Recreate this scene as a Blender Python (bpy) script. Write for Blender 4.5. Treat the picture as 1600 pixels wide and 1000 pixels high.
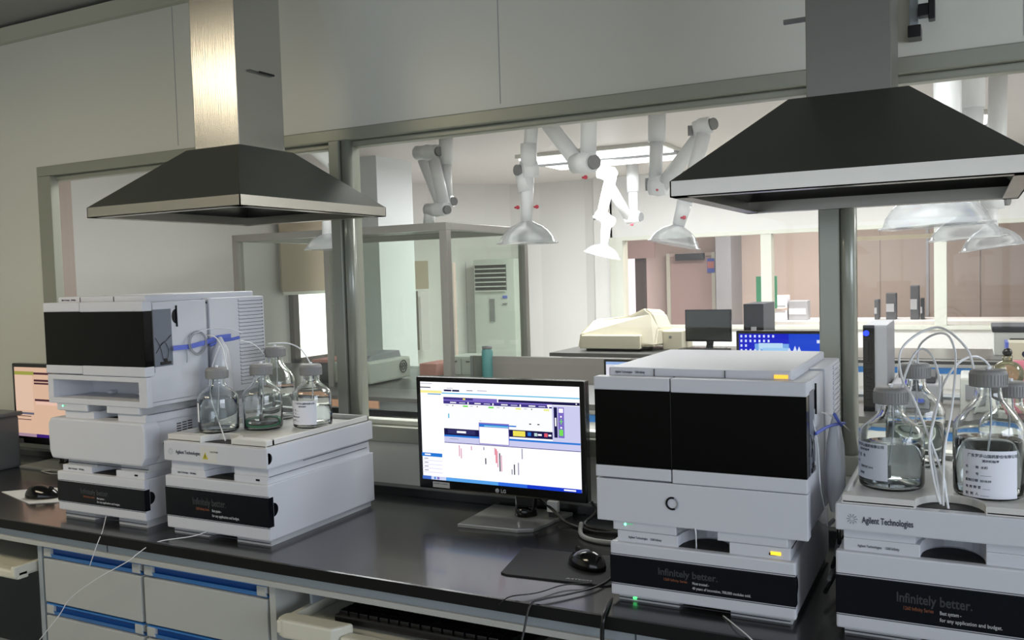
import bpy, bmesh, math, random
from mathutils import Vector, Matrix
random.seed(4)
S = bpy.context.scene
for o in list(bpy.data.objects): bpy.data.objects.remove(o)
COL = S.collection

# ---------------------------------------------------------------- camera
CAM = Vector((0, 0, 1.432)); FPX = 1385.8
yw, pt, rl = -.47815161, -.050340, -.0292017
fwd = Vector((math.sin(yw)*math.cos(pt), math.cos(yw)*math.cos(pt), math.sin(pt)))
rt = Vector((math.cos(yw), -math.sin(yw), 0)); up = rt.cross(fwd)
R0 = rt*math.cos(rl) + up*math.sin(rl); R1 = -rt*math.sin(rl) + up*math.cos(rl)
cd = bpy.data.cameras.new('camera'); cam = bpy.data.objects.new('camera', cd); COL.objects.link(cam)
M3 = Matrix((R0, R1, -fwd)).transposed()
cam.matrix_world = Matrix.Translation(CAM) @ M3.to_4x4()
cd.sensor_fit = 'HORIZONTAL'; cd.sensor_width = 36; cd.lens = FPX/1600*36; cd.clip_start = .02; cd.clip_end = 100
S.camera = cam
S.cycles.transparent_max_bounces = 32
def at(u, v, y):
    "point at depth y that is seen at u, v in the photograph"
    d = R0*((u-800)/FPX) - R1*((v-500)/FPX) + fwd
    return CAM + d*((y-CAM.y)/d.y)

# ---------------------------------------------------------------- world, exposure
W = bpy.data.worlds.new('world'); S.world = W; W.use_nodes = True
bg = W.node_tree.nodes['Background']; bg.inputs[0].default_value = (.80, .88, 1, 1); bg.inputs[1].default_value = 1.6
vs = S.view_settings; vs.view_transform = 'Standard'; vs.look = 'None'; vs.gamma = 1; vs.use_curve_mapping = False; vs.exposure = 0.0

# ---------------------------------------------------------------- lights of the place and added fills
def area(name, loc, direction, sx, sy, power, color=(1, 1, 1)):
    l = bpy.data.lights.new(name, 'AREA'); l.shape = 'RECTANGLE'; l.size = sx; l.size_y = sy; l.energy = power; l.color = color
    o = bpy.data.objects.new(name, l); COL.objects.link(o); o.location = loc
    o.rotation_euler = Vector(direction).to_track_quat('-Z', 'Y').to_euler(); return o
area('daylight_right', (3.28, -.3, 1.55), (-1, 0, -.15), 3.0, 1.3, 84, (.82, .88, 1))
area('daylight_fill_back', (-.6, -2.86, 1.6), (0, 1, -.1), 4.2, 1.3, 8.5, (.86, .92, 1))  # weak fill from behind, stands in for daylight through an added unseen window
area('lamp_light', (-2.75, .25, 2.375), (0, 0, -1), 1.15, .55, 13, (1, .90, .72))
FAR_LAMPS = [(-2.68, 6.95), (-.5, 7.0), (-2.6, 3.0), (-.6, 3.2), (2.2, 4.6)]  # first is the visible fitting, the rest are added to light the room
for i, (x, y) in enumerate(FAR_LAMPS):
    area('far_lamp_light', (x, y, 2.33), (0, 0, -1), 1.15, .75, (72, 46, 24, 24, 60)[i], (.985, .99, 1))
area('corridor_fill', (-1.6, 10, 2.35), (0, 0, -1), 2.5, .6, 115, (1, .90, .86))  # added fill that brightens the corridor, no fitting modelled

# ---------------------------------------------------------------- materials
def lin(c):
    return tuple((x/255/12.92 if x/255 <= .04045 else ((x/255+.055)/1.055)**2.4) for x in c)
def mat(name, rgb, rough=.5, metal=0, emit=0, bump=0, bscale=40, var=0, vscale=6, coat=0, stretch=None, spec=.5):
    m = bpy.data.materials.new(name); m.use_nodes = True; n = m.node_tree; b = n.nodes['Principled BSDF']
    c = lin(rgb); b.inputs['Base Color'].default_value = (*c, 1); b.inputs['Roughness'].default_value = rough
    b.inputs['Metallic'].default_value = metal; b.inputs['Specular IOR Level'].default_value = spec
    if coat: b.inputs['Coat Weight'].default_value = coat; b.inputs['Coat Roughness'].default_value = .08
    if emit: b.inputs['Emission Color'].default_value = (*c, 1); b.inputs['Emission Strength'].default_value = emit
    if var or bump:
        tc = n.nodes.new('ShaderNodeTexCoord'); mp = n.nodes.new('ShaderNodeMapping'); nz = n.nodes.new('ShaderNodeTexNoise')
        n.links.new(tc.outputs['Object'], mp.inputs[0]); n.links.new(mp.outputs[0], nz.inputs[0])
        if stretch: mp.inputs['Scale'].default_value = stretch
        nz.inputs['Scale'].default_value = vscale if var else bscale; nz.inputs['Detail'].default_value = 4
        if var:
            mx = n.nodes.new('ShaderNodeMix'); mx.data_type = 'RGBA'
            mx.inputs[6].default_value = (*[x*(1-var) for x in c], 1); mx.inputs[7].default_value = (*[min(1, x*(1+var)) for x in c], 1)
            n.links.new(nz.outputs[0], mx.inputs[0]); n.links.new(mx.outputs[2], b.inputs['Base Color'])
        if bump:
            bp = n.nodes.new('ShaderNodeBump'); bp.inputs['Strength'].default_value = bump; bp.inputs['Distance'].default_value = .002
            n.links.new(nz.outputs[0], bp.inputs['Height']); n.links.new(bp.outputs[0], b.inputs['Normal'])
    return m
def emis(name, rgb, s=1.0):
    m = bpy.data.materials.new(name); m.use_nodes = True; n = m.node_tree; n.nodes.clear()
    e = n.nodes.new('ShaderNodeEmission'); o = n.nodes.new('ShaderNodeOutputMaterial')
    e.inputs[0].default_value = (*lin(rgb), 1); e.inputs[1].default_value = s; n.links.new(e.outputs[0], o.inputs[0]); return m
def glassy(name, tint=(255, 255, 255), refl=1.0, rough=.02, body=0.0, bodycol=(255, 255, 255)):
    "thin clear pane: see-through with a Fresnel reflection, and a little milky body where wanted"
    m = bpy.data.materials.new(name); m.use_nodes = True; n = m.node_tree; n.nodes.clear()
    t = n.nodes.new('ShaderNodeBsdfTransparent'); t.inputs[0].default_value = (*lin(tint), 1)
    g = n.nodes.new('ShaderNodeBsdfGlossy'); g.inputs['Roughness'].default_value = rough
    f = n.nodes.new('ShaderNodeFresnel'); f.inputs[0].default_value = 1.45
    ml = n.nodes.new('ShaderNodeMath'); ml.operation = 'MULTIPLY'; ml.inputs[1].default_value = refl; n.links.new(f.outputs[0], ml.inputs[0])
    mx = n.nodes.new('ShaderNodeMixShader'); n.links.new(ml.outputs[0], mx.inputs[0]); n.links.new(g.outputs[0], mx.inputs[2])
    if body:
        d = n.nodes.new('ShaderNodeBsdfDiffuse'); d.inputs[0].default_value = (*lin(bodycol), 1)
        m2 = n.nodes.new('ShaderNodeMixShader'); m2.inputs[0].default_value = body
        n.links.new(t.outputs[0], m2.inputs[1]); n.links.new(d.outputs[0], m2.inputs[2]); n.links.new(m2.outputs[0], mx.inputs[1])
    else: n.links.new(t.outputs[0], mx.inputs[1])
    o = n.nodes.new('ShaderNodeOutputMaterial'); n.links.new(mx.outputs[0], o.inputs[0]); return m
M = dict(
 wall=mat('enamel_wall_panel', (208, 208, 196), .30, var=.03, vscale=1.5, spec=.45),
 ceil=mat('ceiling_panel', (150, 150, 146), .7),
 cove=mat('aluminium_cove', (176, 176, 160), .4),
 floor=mat('vinyl_floor', (120, 125, 120), .4, var=.08, vscale=20),
 floorf=mat('pale_bounce_floor', (208, 206, 200), .35, var=.05, vscale=3), taupe=mat('taupe_panel', (158, 144, 134), .6),
 frame=mat('window_frame_alloy', (150, 152, 138), .35, metal=.25),
 post=mat('post_alloy', (140, 143, 130), .3, metal=.15, coat=.4),
 bench=mat('black_epoxy', (27, 27, 27), .24, bump=.03, bscale=300, spec=.75, coat=.3),
 apron=mat('apron_steel', (150, 158, 162), .45),
 drawer=mat('drawer_face', (172, 174, 170), .45),
 pgrey=mat('partition_grey', (138, 135, 130), .6),
 edge=mat('worktop_edge', (14, 14, 14), .5, spec=.25),
 blue=mat('blue_pull', (52, 118, 186), .35), blued=mat('blue_pull_recess', (10, 66, 132), .4),
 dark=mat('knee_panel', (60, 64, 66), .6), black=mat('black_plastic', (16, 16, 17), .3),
 blackg=mat('piano_black', (9, 9, 10), .12), rubber=mat('rubber', (20, 20, 20), .7),
 white=mat('instrument_white', (201, 203, 209), .42), whitew=mat('tray_white', (208, 207, 202), .45),
 greyp=mat('instrument_grey', (150, 152, 158), .45), seam=mat('seam_dark', (62, 63, 66), .7),
 navy=mat('navy_band', (6, 10, 18), .2, spec=.25), tint=mat('smoked_window', (5, 6, 6), .12, spec=.15),
 sidewin=mat('smoked_side_window', (104, 110, 122), .3),
 steel=mat('brushed_steel', (196, 194, 188), .26, metal=1, bump=.25, bscale=9, stretch=(40, 40, 1)),
 steelk=mat('dull_duct_steel', (122, 121, 115), .42, metal=.85, bump=.15, bscale=9),
 steelr=mat('rim_steel', (178, 175, 166), .3, metal=1, bump=.1, bscale=30),
 steeld=mat("dark_steel", (112, 113, 108), .42, metal=.9, var=.12, vscale=5),
 steelp=mat('plain_steel', (150, 150, 144), .35, metal=.9, bump=.1, bscale=12),
 booth=mat('booth_steel', (160, 159, 155), .3, metal=.6),
 pipe=mat('white_duct', (228, 230, 232), .4), cap_g=mat('grey_cap', (128, 129, 130), .5), red=mat('red_knob', (200, 60, 80), .4),
 farwall=mat('far_wall', (226, 225, 223), .6), farceil=mat('far_ceiling', (222, 217, 215), .5), pink=mat('pink_wall', (198, 182, 174), .6),
 pinkdoor=mat('pink_door', (190, 166, 163), .5), column=mat('column_white', (214, 218, 220), .5), alu=mat('far_frame', (214, 216, 204), .4),
 dkfr=mat('dark_window_frame', (94, 84, 80), .5), blind=mat('beige_blind', (176, 162, 142), .8), green=mat('green_board', (50, 140, 100), .5),
 cream=mat('cream_dust_cover', (214, 208, 186), .6, bump=.3, bscale=20), bottlec=mat('grey_cap_bottle', (138, 138, 136), .55),
 label=mat('paper_label', (226, 228, 236), .7), ink=mat('ink', (42, 46, 66), .7), tube=mat('translucent_tube', (226, 228, 230), .25),
 txtd=mat('grey_print', (70, 74, 84), .6), txtl=mat('faint_print', (50, 53, 56), .35), txto=mat('orange_print', (138, 84, 58), .5, spec=.2), txtw=mat('white_print', (176, 178, 180), .5),
 ltape=mat('blue_tape', (92, 110, 200), .5), cable=mat('black_cable', (14, 14, 14), .35), cablew=mat('grey_cable', (150, 152, 148), .45),
 beige=mat('beige_tray', (206, 204, 188), .45), pad=mat('mouse_mat', (20, 20, 22), .75), paper=mat('paper', (178, 178, 176), .7),
 foot=mat('foot_grey', (176, 178, 180), .4), ivory=mat('ivory_body', (206, 210, 205), .5), aqua=mat('aqua_bottle', (92, 150, 150), .35),
 pinkb=mat('pink_bottle', (206, 120, 138), .4), card=mat('wood_edge', (178, 138, 112), .6), salmon=mat('salmon_box', (208, 140, 134), .6),
 basem=mat('stand_gloss', (150, 152, 148), .25, metal=.3, coat=.5),
 yellow=mat('warning_yellow', (190, 178, 40), .5), greytop=mat('far_bench_top', (84, 84, 82), .3),
)
M['glass'] = glassy('window_glass', (250, 252, 250), 1.0)
M['bglass'] = glassy('booth_glass', (240, 246, 240), .8, body=.05, bodycol=(225, 232, 222))
M['dome'] = glassy('dome_plastic', (238, 241, 243), .55, .1, body=.3, bodycol=(226, 230, 234))
M['bag'] = glassy('poly_bag', (240, 242, 245), .9, .15, body=.6, bodycol=(240, 241, 245))
M['tubc'] = glassy('translucent_box', (150, 158, 162), .7, .2, body=.6, bodycol=(120, 128, 134))
M['amber'] = glassy('amber_glass', (216, 212, 186), 1.0, .03, body=.25, bodycol=(190, 186, 150))
g = bpy.data.materials.new('lab_glass'); g.use_nodes = True; b = g.node_tree.nodes['Principled BSDF']
b.inputs['Base Color'].default_value = (.97, .99, .985, 1); b.inputs['Roughness'].default_value = .01
b.inputs['Transmission Weight'].default_value = 1; b.inputs['IOR'].default_value = 1.45; M['lab'] = g
g = bpy.data.materials.new('solvent'); g.use_nodes = True; b = g.node_tree.nodes['Principled BSDF']
b.inputs['Base Color'].default_value = (.93, .97, .98, 1); b.inputs['Roughness'].default_value = 0
b.inputs['Transmission Weight'].default_value = 1; b.inputs['IOR'].default_value = 1.12; M['liq'] = g
_em = {}
def E(rgb, s=1.0):
    k = (rgb, s)
    if k not in _em: _em[k] = emis('glow_%d_%d_%d' % rgb, rgb, s)
    return _em[k]

# ---------------------------------------------------------------- mesh helpers
class MB:
    def __init__(s): s.bm = bmesh.new(); s.mats = []
    def mi(s, m):
        if m not in s.mats: s.mats.append(m)
        return s.mats.index(m)
    def _merge(s, b, m, T=None):
        i = s.mi(m)
        if T is not None: b.transform(T)
        vm = [s.bm.verts.new(v.co) for v in b.verts]
        for k, v in enumerate(b.verts): v.index = k
        for f in b.faces:
            try: nf = s.bm.faces.new([vm[v.index] for v in f.verts]); nf.material_index = i; nf.smooth = f.smooth
            except ValueError: pass
        b.free()
    def box(s, x0, x1, y0, y1, z0, z1, m, bev=0, T=None, seg=2):
        b = bmesh.new(); r = bmesh.ops.create_cube(b, size=1)
        for v in b.verts: v.co = Vector(((x0+x1)/2+v.co.x*(x1-x0), (y0+y1)/2+v.co.y*(y1-y0), (z0+z1)/2+v.co.z*(z1-z0)))
        if bev: bmesh.ops.bevel(b, geom=b.edges[:], offset=bev, segments=seg, profile=.6, affect='EDGES')
        s._merge(b, m, T); return s
    def prism(s, pts, h0, h1, m, plane='xy', bev=0, T=None):
        "extrude an outline: plane xy -> along z, xz -> along y, yz -> along x"
        b = bmesh.new()
        def P(p, h): return {'xy': (p[0], p[1], h), 'xz': (p[0], h, p[1]), 'yz': (h, p[0], p[1])}[plane]
        a = [b.verts.new(P(p, h0)) for p in pts]; c = [b.verts.new(P(p, h1)) for p in pts]; n = len(pts)
        b.faces.new(a); b.faces.new(c[::-1])
        for i in range(n): b.faces.new((a[i], a[(i+1) % n], c[(i+1) % n], c[i]))
        bmesh.ops.recalc_face_normals(b, faces=b.faces[:])
        if bev: bmesh.ops.bevel(b, geom=b.edges[:], offset=bev, segments=2, profile=.6, affect='EDGES')
        s._merge(b, m, T); return s
    def cyl(s, p0, p1, r0, m, r1=None, seg=24, T=None, caps=True):
        p0, p1 = Vector(p0), Vector(p1); d = p1-p0; L = d.length; b = bmesh.new()
        bmesh.ops.create_cone(b, cap_ends=caps, segments=seg, radius1=r0, radius2=r0 if r1 is None else r1, depth=L)
        for f in b.faces: f.smooth = len(f.verts) == 4
        Q = Matrix.Translation((p0+p1)/2) @ d.to_track_quat('Z', 'Y').to_matrix().to_4x4()
        b.transform(Q); s._merge(b, m, T); return s
    def ball(s, c, r, m, sc=(1, 1, 1), T=None, seg=20):
        b = bmesh.new(); bmesh.ops.create_uvsphere(b, u_segments=seg, v_segments=seg//2, radius=r)
        for v in b.verts: v.co = Vector(c)+Vector((v.co.x*sc[0], v.co.y*sc[1], v.co.z*sc[2]))
        for f in b.faces: f.smooth = True
        s._merge(b, m, T); return s
    def lathe(s, prof, m, c=(0, 0, 0), seg=40, T=None, a0=0, a1=2*math.pi):
        b = bmesh.new(); full = abs(a1-a0-2*math.pi) < 1e-6; ns = seg if full else seg+1; rings = []
        for r, z in prof:
            if r < 1e-6: rings.append([b.verts.new((c[0], c[1], c[2]+z))])
            else: rings.append([b.verts.new((c[0]+r*math.cos(a0+(a1-a0)*k/seg), c[1]+r*math.sin(a0+(a1-a0)*k/seg), c[2]+z)) for k in range(ns)])
        for A, B in zip(rings, rings[1:]):
            for k in range(seg):
                j = (k+1) % ns if full else k+1
                if len(A) == 1 and len(B) == 1: continue
                if len(A) == 1: f = b.faces.new((A[0], B[j], B[k]))
                elif len(B) == 1: f = b.faces.new((A[k], A[j], B[0]))
                else: f = b.faces.new((A[k], A[j], B[j], B[k]))
                f.smooth = True
        if full: bmesh.ops.recalc_face_normals(b, faces=b.faces[:])
        s._merge(b, m, T); return s
    def tube(s, pts, r, m, sub=5, seg=8, T=None):
        pts = [Vector(p) for p in pts]; P = []
        n = len(pts)
        if n > 2 and sub > 1:
            for i in range(n-1):
                a, b_, c, d = pts[max(i-1, 0)], pts[i], pts[i+1], pts[min(i+2, n-1)]
                for k in range(sub):
                    t = k/sub
                    P.append(.5*((2*b_)+(c-a)*t+(2*a-5*b_+4*c-d)*t*t+(3*b_-a-3*c+d)*t**3))
            P.append(pts[-1])
        else: P = pts
        b = bmesh.new(); rings = []; ref = None
        for i, p in enumerate(P):
            t = (P[min(i+1, len(P)-1)]-P[max(i-1, 0)]).normalized()
            if ref is None: ref = t.orthogonal().normalized()
            ref = (ref-t*ref.dot(t)).normalized(); q = t.cross(ref)
            rings.append([b.verts.new(p+(ref*math.cos(2*math.pi*k/seg)+q*math.sin(2*math.pi*k/seg))*r) for k in range(seg)])
        for A, B in zip(rings, rings[1:]):
            for k in range(seg): f = b.faces.new((A[k], A[(k+1) % seg], B[(k+1) % seg], B[k])); f.smooth = True
        b.faces.new(rings[0][::-1]); b.faces.new(rings[-1])
        s._merge(b, m, T); return s
    def face(s, pts, m):
        f = s.bm.faces.new([s.bm.verts.new(p) for p in pts]); f.material_index = s.mi(m); return s
    def build(s, name, parent=None, T=None):
        if T is not None: s.bm.transform(T)
        if parent is not None:
            off = Vector((0, 0, 0)); p = parent
            while p: off += p.location; p = p.parent
            s.bm.transform(Matrix.Translation(-off))
        me = bpy.data.meshes.new(name); s.bm.to_mesh(me); s.bm.free()
        for m in s.mats: me.materials.append(m)
        o = bpy.data.objects.new(name, me); COL.objects.link(o); o.parent = parent; return o
def tag(o, label, cat, group=None, kind=None):
    o['label'] = label; o['category'] = cat
    if group: o['group'] = group
    if kind: o['kind'] = kind
    return o
def struct(mb, name, label=None):
    o = mb.build(name); o['kind'] = 'structure'
    if label: o['label'] = label; o['category'] = name.split('_')[0]
    return o
def thing(name, label, cat, loc=(0, 0, 0), group=None):
    o = bpy.data.objects.new(name, None); COL.objects.link(o); o.location = loc; o.empty_display_size = .05
    return tag(o, label, cat, group)
def kids(o): return [c for c in bpy.data.objects if c.parent == o]
def dup(o, loc, label):
    c = o.copy(); COL.objects.link(c); c.location = loc; c['label'] = label
    for ch in kids(o):
        d = ch.copy(); COL.objects.link(d); d.parent = c
        for gch in kids(ch):
            e = gch.copy(); COL.objects.link(e); e.parent = d
    return c
def text(s_, size, m, origin, parent, name='lettering', T=None, width=None, align='LEFT', bold=0, shear=0):
    "flat lettering standing on a face that looks toward -y; origin = baseline start"
    cu = bpy.data.curves.new(name, 'FONT'); cu.body = s_; cu.size = size; cu.align_x = align; cu.extrude = .0002; cu.offset = bold; cu.shear = shear
    cu.resolution_u = 3
    t = bpy.data.objects.new(name, cu); COL.objects.link(t); bpy.context.view_layer.update()
    me = bpy.data.meshes.new_from_object(t.evaluated_get(bpy.context.evaluated_depsgraph_get()))
    bpy.data.objects.remove(t); bpy.data.curves.remove(cu)
    if len(me.vertices) and width:
        xs = [v.co.x for v in me.vertices]; k = width/(max(xs)-min(xs)); me.transform(Matrix.Diagonal((k, 1, 1, 1)))
    me.transform(Matrix.Translation(origin) @ Matrix.Rotation(math.pi/2, 4, 'X'))
    if T is not None: me.transform(T)
    off = Vector((0, 0, 0)); p = parent
    while p: off += p.location; p = p.parent
    me.transform(Matrix.Translation(-off)); me.materials.clear(); me.materials.append(m); me.name = name
    o = bpy.data.objects.new(name, me); COL.objects.link(o); o.parent = parent; return o

# ================================================================ THE SETTING
ZC = 2.41; YW = 2.15
mb = MB(); mb.box(-6.4, 3.4, -3.0, YW+.05, -.1, 0, M['floor']); struct(mb, 'floor')
mb = MB(); mb.box(-6.4, 3.4, YW+.05, 9, -.1, 0, M['floorf']); mb.box(-5, 4, 9, 13, -.1, 0, M['floorf']); struct(mb, 'floor_far')  # far floor made pale to bounce light up to its ceiling
mb = MB(); mb.box(-6.4, 3.4, -3.0, YW+.05, ZC, ZC+.1, M['ceil']); struct(mb, 'ceiling')
mb = MB(); mb.box(-6.4, 3.4, YW+.05, 8.9, ZC, ZC+.1, M['farceil']); mb.box(-5, 4, 8.9, 13, ZC, ZC+.1, M['farceil']); struct(mb, 'ceiling_far')
WX0, WX1, WZ0, WZ1 = -3.0, 1.9, 1.0, 1.847
mb = MB()
mb.box(-4.4, 3.3, YW, YW+.05, 0, WZ0-.045, M['wall']); mb.box(-4.4, 3.3, YW, YW+.05, WZ1+.035, ZC, M['wall'])
mb.box(-6.3, WX0-.075, YW, YW+.05, WZ0-.045, WZ1+.035, M['wall']); mb.box(WX1+.05, 3.3, YW, YW+.1, WZ0-.045, WZ1+.035, M['wall'])
mb.box(-6.3, -4.4, YW, YW+.05, 0, WZ0-.045, M['wall']); mb.box(-6.3, -4.4, YW, YW+.05, WZ1+.035, ZC, M['wall'])
for x in (-2.35, -1.13, .1, 1.3): mb.box(x-.0012, x+.0012, YW-.0008, YW, WZ1+.05, ZC, M['greyp'])
struct(mb, 'wall_back')
mb = MB(); mb.box(-4.5, -4.4, -3, YW, 0, ZC, M['wall']); struct(mb, 'wall_left')
mb = MB()   # right wall with a window opening
mb.box(3.3, 3.4, -3, YW, 0, .85, M['wall']); mb.box(3.3, 3.4, -3, YW, 2.25, ZC, M['wall']); mb.box(3.3, 3.4, -3, -2.0, .85, 2.25, M['wall']); mb.box(3.3, 3.4, 1.5, YW, .85, 2.25, M['wall'])
struct(mb, 'wall_right')
mb = MB()
mb.box(-4.4, 3.3, -3, -2.9, 0, .9, M['wall']); mb.box(-4.4, 3.3, -3, -2.9, 2.3, ZC, M['wall']); mb.box(-4.4, -2.8, -3, -2.9, .9, 2.3, M['wall']); mb.box(1.7, 3.3, -3, -2.9, .9, 2.3, M['wall'])
struct(mb, 'wall_front')
for nm, a in (('window_1', None), ('window_2', None)):
    mb = MB()
    if nm == 'window_1':
        for y in (-2.0, -.85, .3, 1.45): mb.box(3.32, 3.38, y, y+.05, .85, 2.25, M['frame'])
        mb.box(3.32, 3.38, -2, 1.5, .85, .9, M['frame']); mb.box(3.32, 3.38, -2, 1.5, 2.2, 2.25, M['frame'])
    else:
        for x in (-2.8, -1.3, .2, 1.65): mb.box(x, x+.05, -2.98, -2.92, .9, 2.3, M['frame'])  # unseen back window, put in to carry the fill light
        mb.box(-2.8, 1.7, -2.98, -2.92, .9, .95, M['frame']); mb.box(-2.8, 1.7, -2.98, -2.92, 2.25, 2.3, M['frame'])
    struct(mb, nm)
# cove moulding at the top of the wall
mb = MB(); mb.prism([(YW, ZC-.012), (YW, ZC-.055), (YW-.012, ZC-.05), (YW-.05, ZC-.012)], -4.4, 3.3, M['cove'], 'yz'); struct(mb, 'trim_1')
# frame round the big internal window
fr = MB()
fr.box(WX0-.075, WX1+.05, YW-.012, YW+.06, WZ1, WZ1+.036, M['frame'], .003)
fr.box(WX0-.06, WX1+.04, YW+.012, YW+.05, WZ1-.018, WZ1, M['frame'], .004)
fr.box(WX0-.075, WX0, YW-.012, YW+.022, WZ0-.045, WZ1, M['frame'], .003)
fr.box(WX1, WX1+.05, YW-.012, YW+.11, WZ0-.045, WZ1, M['frame'], .003)
fr.box(WX0-.075, WX1+.05, YW-.02, YW+.06, WZ0-.05, WZ0-.002, M['frame'], .004)
fr.box(WX0, WX1, YW+.01, YW+.05, WZ0-.002, WZ0+.012, M['alu'], .002)
frame = struct(fr, 'window_3')
for x0, x1 in ((-1.71, -1.636), (-.31, -.229), (1.1, 1.19)):
    p = MB(); p.box(x0, x1-.036, YW-.016, YW+.05, WZ0-.002, WZ1+.002, M['post'], .003)
    p.cyl((x1-.02, YW+.004, WZ0-.002), (x1-.02, YW+.004, WZ1), .018, M['post'], seg=28)
    p.box(x1-.042, x1-.004, YW+.006, YW+.045, WZ0-.002, WZ1+.002, M['post'], .002)
    o = p.build('mullion', frame)
pn = MB()
for x0, x1 in ((WX0, -1.70), (-1.65, -.30), (-.245, 1.11), (1.18, WX1)): pn.face([(x0, YW+.02, WZ0), (x1, YW+.02, WZ0), (x1, YW+.02, WZ1), (x0, YW+.02, WZ1)], M['glass'])
pn.build('glass_pane', frame)

# ---------------- far room shell
CH = [(-5.2, YW+.1), (-5.2, 7.62), (-5.02, 7.86), (-4.83, 8.06), (-4.62, 8.36), (-4.42, 8.56), (-4.1, 8.64), (-3.6, 8.68), (-3.5, 8.66)]
def wallstrip(pts, z0, z1, th, m, name, holes=None):
    mb = MB()
    for a, b_ in zip(pts, pts[1:]):
        a, b_ = Vector((*a, 0)), Vector((*b_, 0)); d = (b_-a).normalized(); n = Vector((-d.y, d.x, 0))*th
        mb.prism([(a.x, a.y), (b_.x, b_.y), (b_.x+n.x, b_.y+n.y), (a.x+n.x, a.y+n.y)], z0, z1, m)
    return struct(mb, name)
wallstrip(CH, 0, ZC, .12, M['farwall'], 'wall_far_left')
wallstrip([(-3.5, 8.66), (-3.47, 8.6), (-3.27, 8.6)], 0, ZC, .1, M['farwall'], 'wall_far_corner')
BZ0, BZ1 = .885, 1.752
mb = MB(); mb.box(-3.29, 3.3, 8.6, 8.7, 0, BZ0-.03, M['farwall']); mb.box(-3.29, 3.3, 8.6, 8.7, BZ1+.03, ZC, M['farwall']); struct(mb, 'wall_far_back')
mb = MB(); mb.box(3.2, 3.3, YW+.1, 8.7, 0, ZC, M['farwall']); struct(mb, 'wall_far_right')
fw = MB(); fw.box(-3.29, 3.3, 8.57, 8.72, BZ1, BZ1+.035, M['alu']); fw.box(-3.29, 3.3, 8.57, 8.72, BZ0-.035, BZ0, M['alu'])
fw.box(-3.29, -3.15, 8.57, 8.72, BZ0, BZ1, M['alu']); fw = struct(fw, 'window_4')
for x in (-1.77, -.285, 1.15, 2.5):
    p = MB(); p.box(x, x+.10, 8.575, 8.715, BZ0, BZ1, M['alu'], .004); p.build('mullion', fw)
p = MB(); p.face([(-3.16, 8.64, BZ0), (3.2, 8.64, BZ0), (3.2, 8.64, BZ1), (-3.16, 8.64, BZ1)], M['glass']); p.build('glass_pane', fw)
# pale left partition / pillar faces in the far room
mb = MB(); a = at(593, 400, 5.8); c = at(556, 400, 5.8)
mb.box(c.x-.12, a.x, 5.8, 6.3, 0, ZC, M['column']); struct(mb, 'wall_pillar')
mb = MB(); mb.box(-5.2, -5.19, 3.60, 3.845, 0, ZC, M['pink']); struct(mb, 'trim_2')

# ---------------- corridor behind the far window
mb = MB(); mb.box(-5, 4, 12, 12.1, 0, ZC, M['pink']); struct(mb, 'wall_corridor_back')
mb = MB(); mb.box(-5, -4.9, 8.75, 12, 0, ZC, M['pink']); struct(mb, 'wall_corridor_left')
mb = MB(); mb.box(4, 4.1, 8.75, 12, 0, ZC, M['pink']); struct(mb, 'wall_corridor_right')
y = 11.9
a, b_ = at(1047, 402, y), at(1112, 402, y)
dr = MB(); dr.box(a.x, b_.x, y, y+.06, 0, a.z, M['pinkdoor'], .005); door = struct(dr, 'door_1')
d = MB(); d.box(a.x-.05, a.x, y-.02, y+.06, 0, a.z+.05, M['alu']); d.box(b_.x, b_.x+.05, y-.02, y+.06, 0, a.z+.05, M['alu']); d.box(a.x+.001, b_.x-.001, y-.02, y+.06, a.z, a.z+.05, M['pink']); d.build('door_frame', door)
c0, c1 = at(1058, 397, y), at(1102, 406, y)
d = MB(); d.box(c0.x, c1.x, y-.1, y-.02, c1.z, c0.z, M['seam'], .005); d.build('door_closer', door)
c0, c1 = at(1101, 404, y-.15), at(1113, 426, y-.15)
nt = MB(); nt.box(c0.x, c1.x, y-.03, y-.022, c1.z, c0.z, M['ltape']); nt.box(c0.x+.005, c1.x-.005, y-.033, y-.03, c1.z+.06, c0.z-.04, M['salmon']); tag(nt.build('notice'), 'small blue and pink notice stuck at the top corner of the pink corridor door', 'notice')
c0, c1 = at(1118, 400, y-.5), at(1142, 400, y-.5)
mb = MB(); mb.box(c0.x, c1.x, y-.5, y+.1, 0, ZC, M['greyp']); struct(mb, 'wall_corridor_pier')
c0, c1 = at(1030, 400, 11), at(1048, 400, 11)
# bright corridor window at the left
c0, c1 = at(968, 403, 11.8), at(1008, 520, 11.8)
wn = MB(); wn.box(c0.x, c1.x, 11.8, 11.83, .5, c0.z, E((255, 232, 240), 1.3)); wn = struct(wn, 'window_5')
c2 = at(997, 400, 11.75)
f_ = MB(); f_.box(c2.x-.03, c2.x+.10, 11.7, 11.8, .5, c0.z, M['dkfr']); f_.build('window_frame', wn)
c3 = at(1022, 378, 11.6)
bl = MB(); bl.box(c0.x-.3, c3.x, 11.6, 11.64, c0.z-.02, 2.2, M['pinkdoor']); bl.build('blind', wn)
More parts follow.
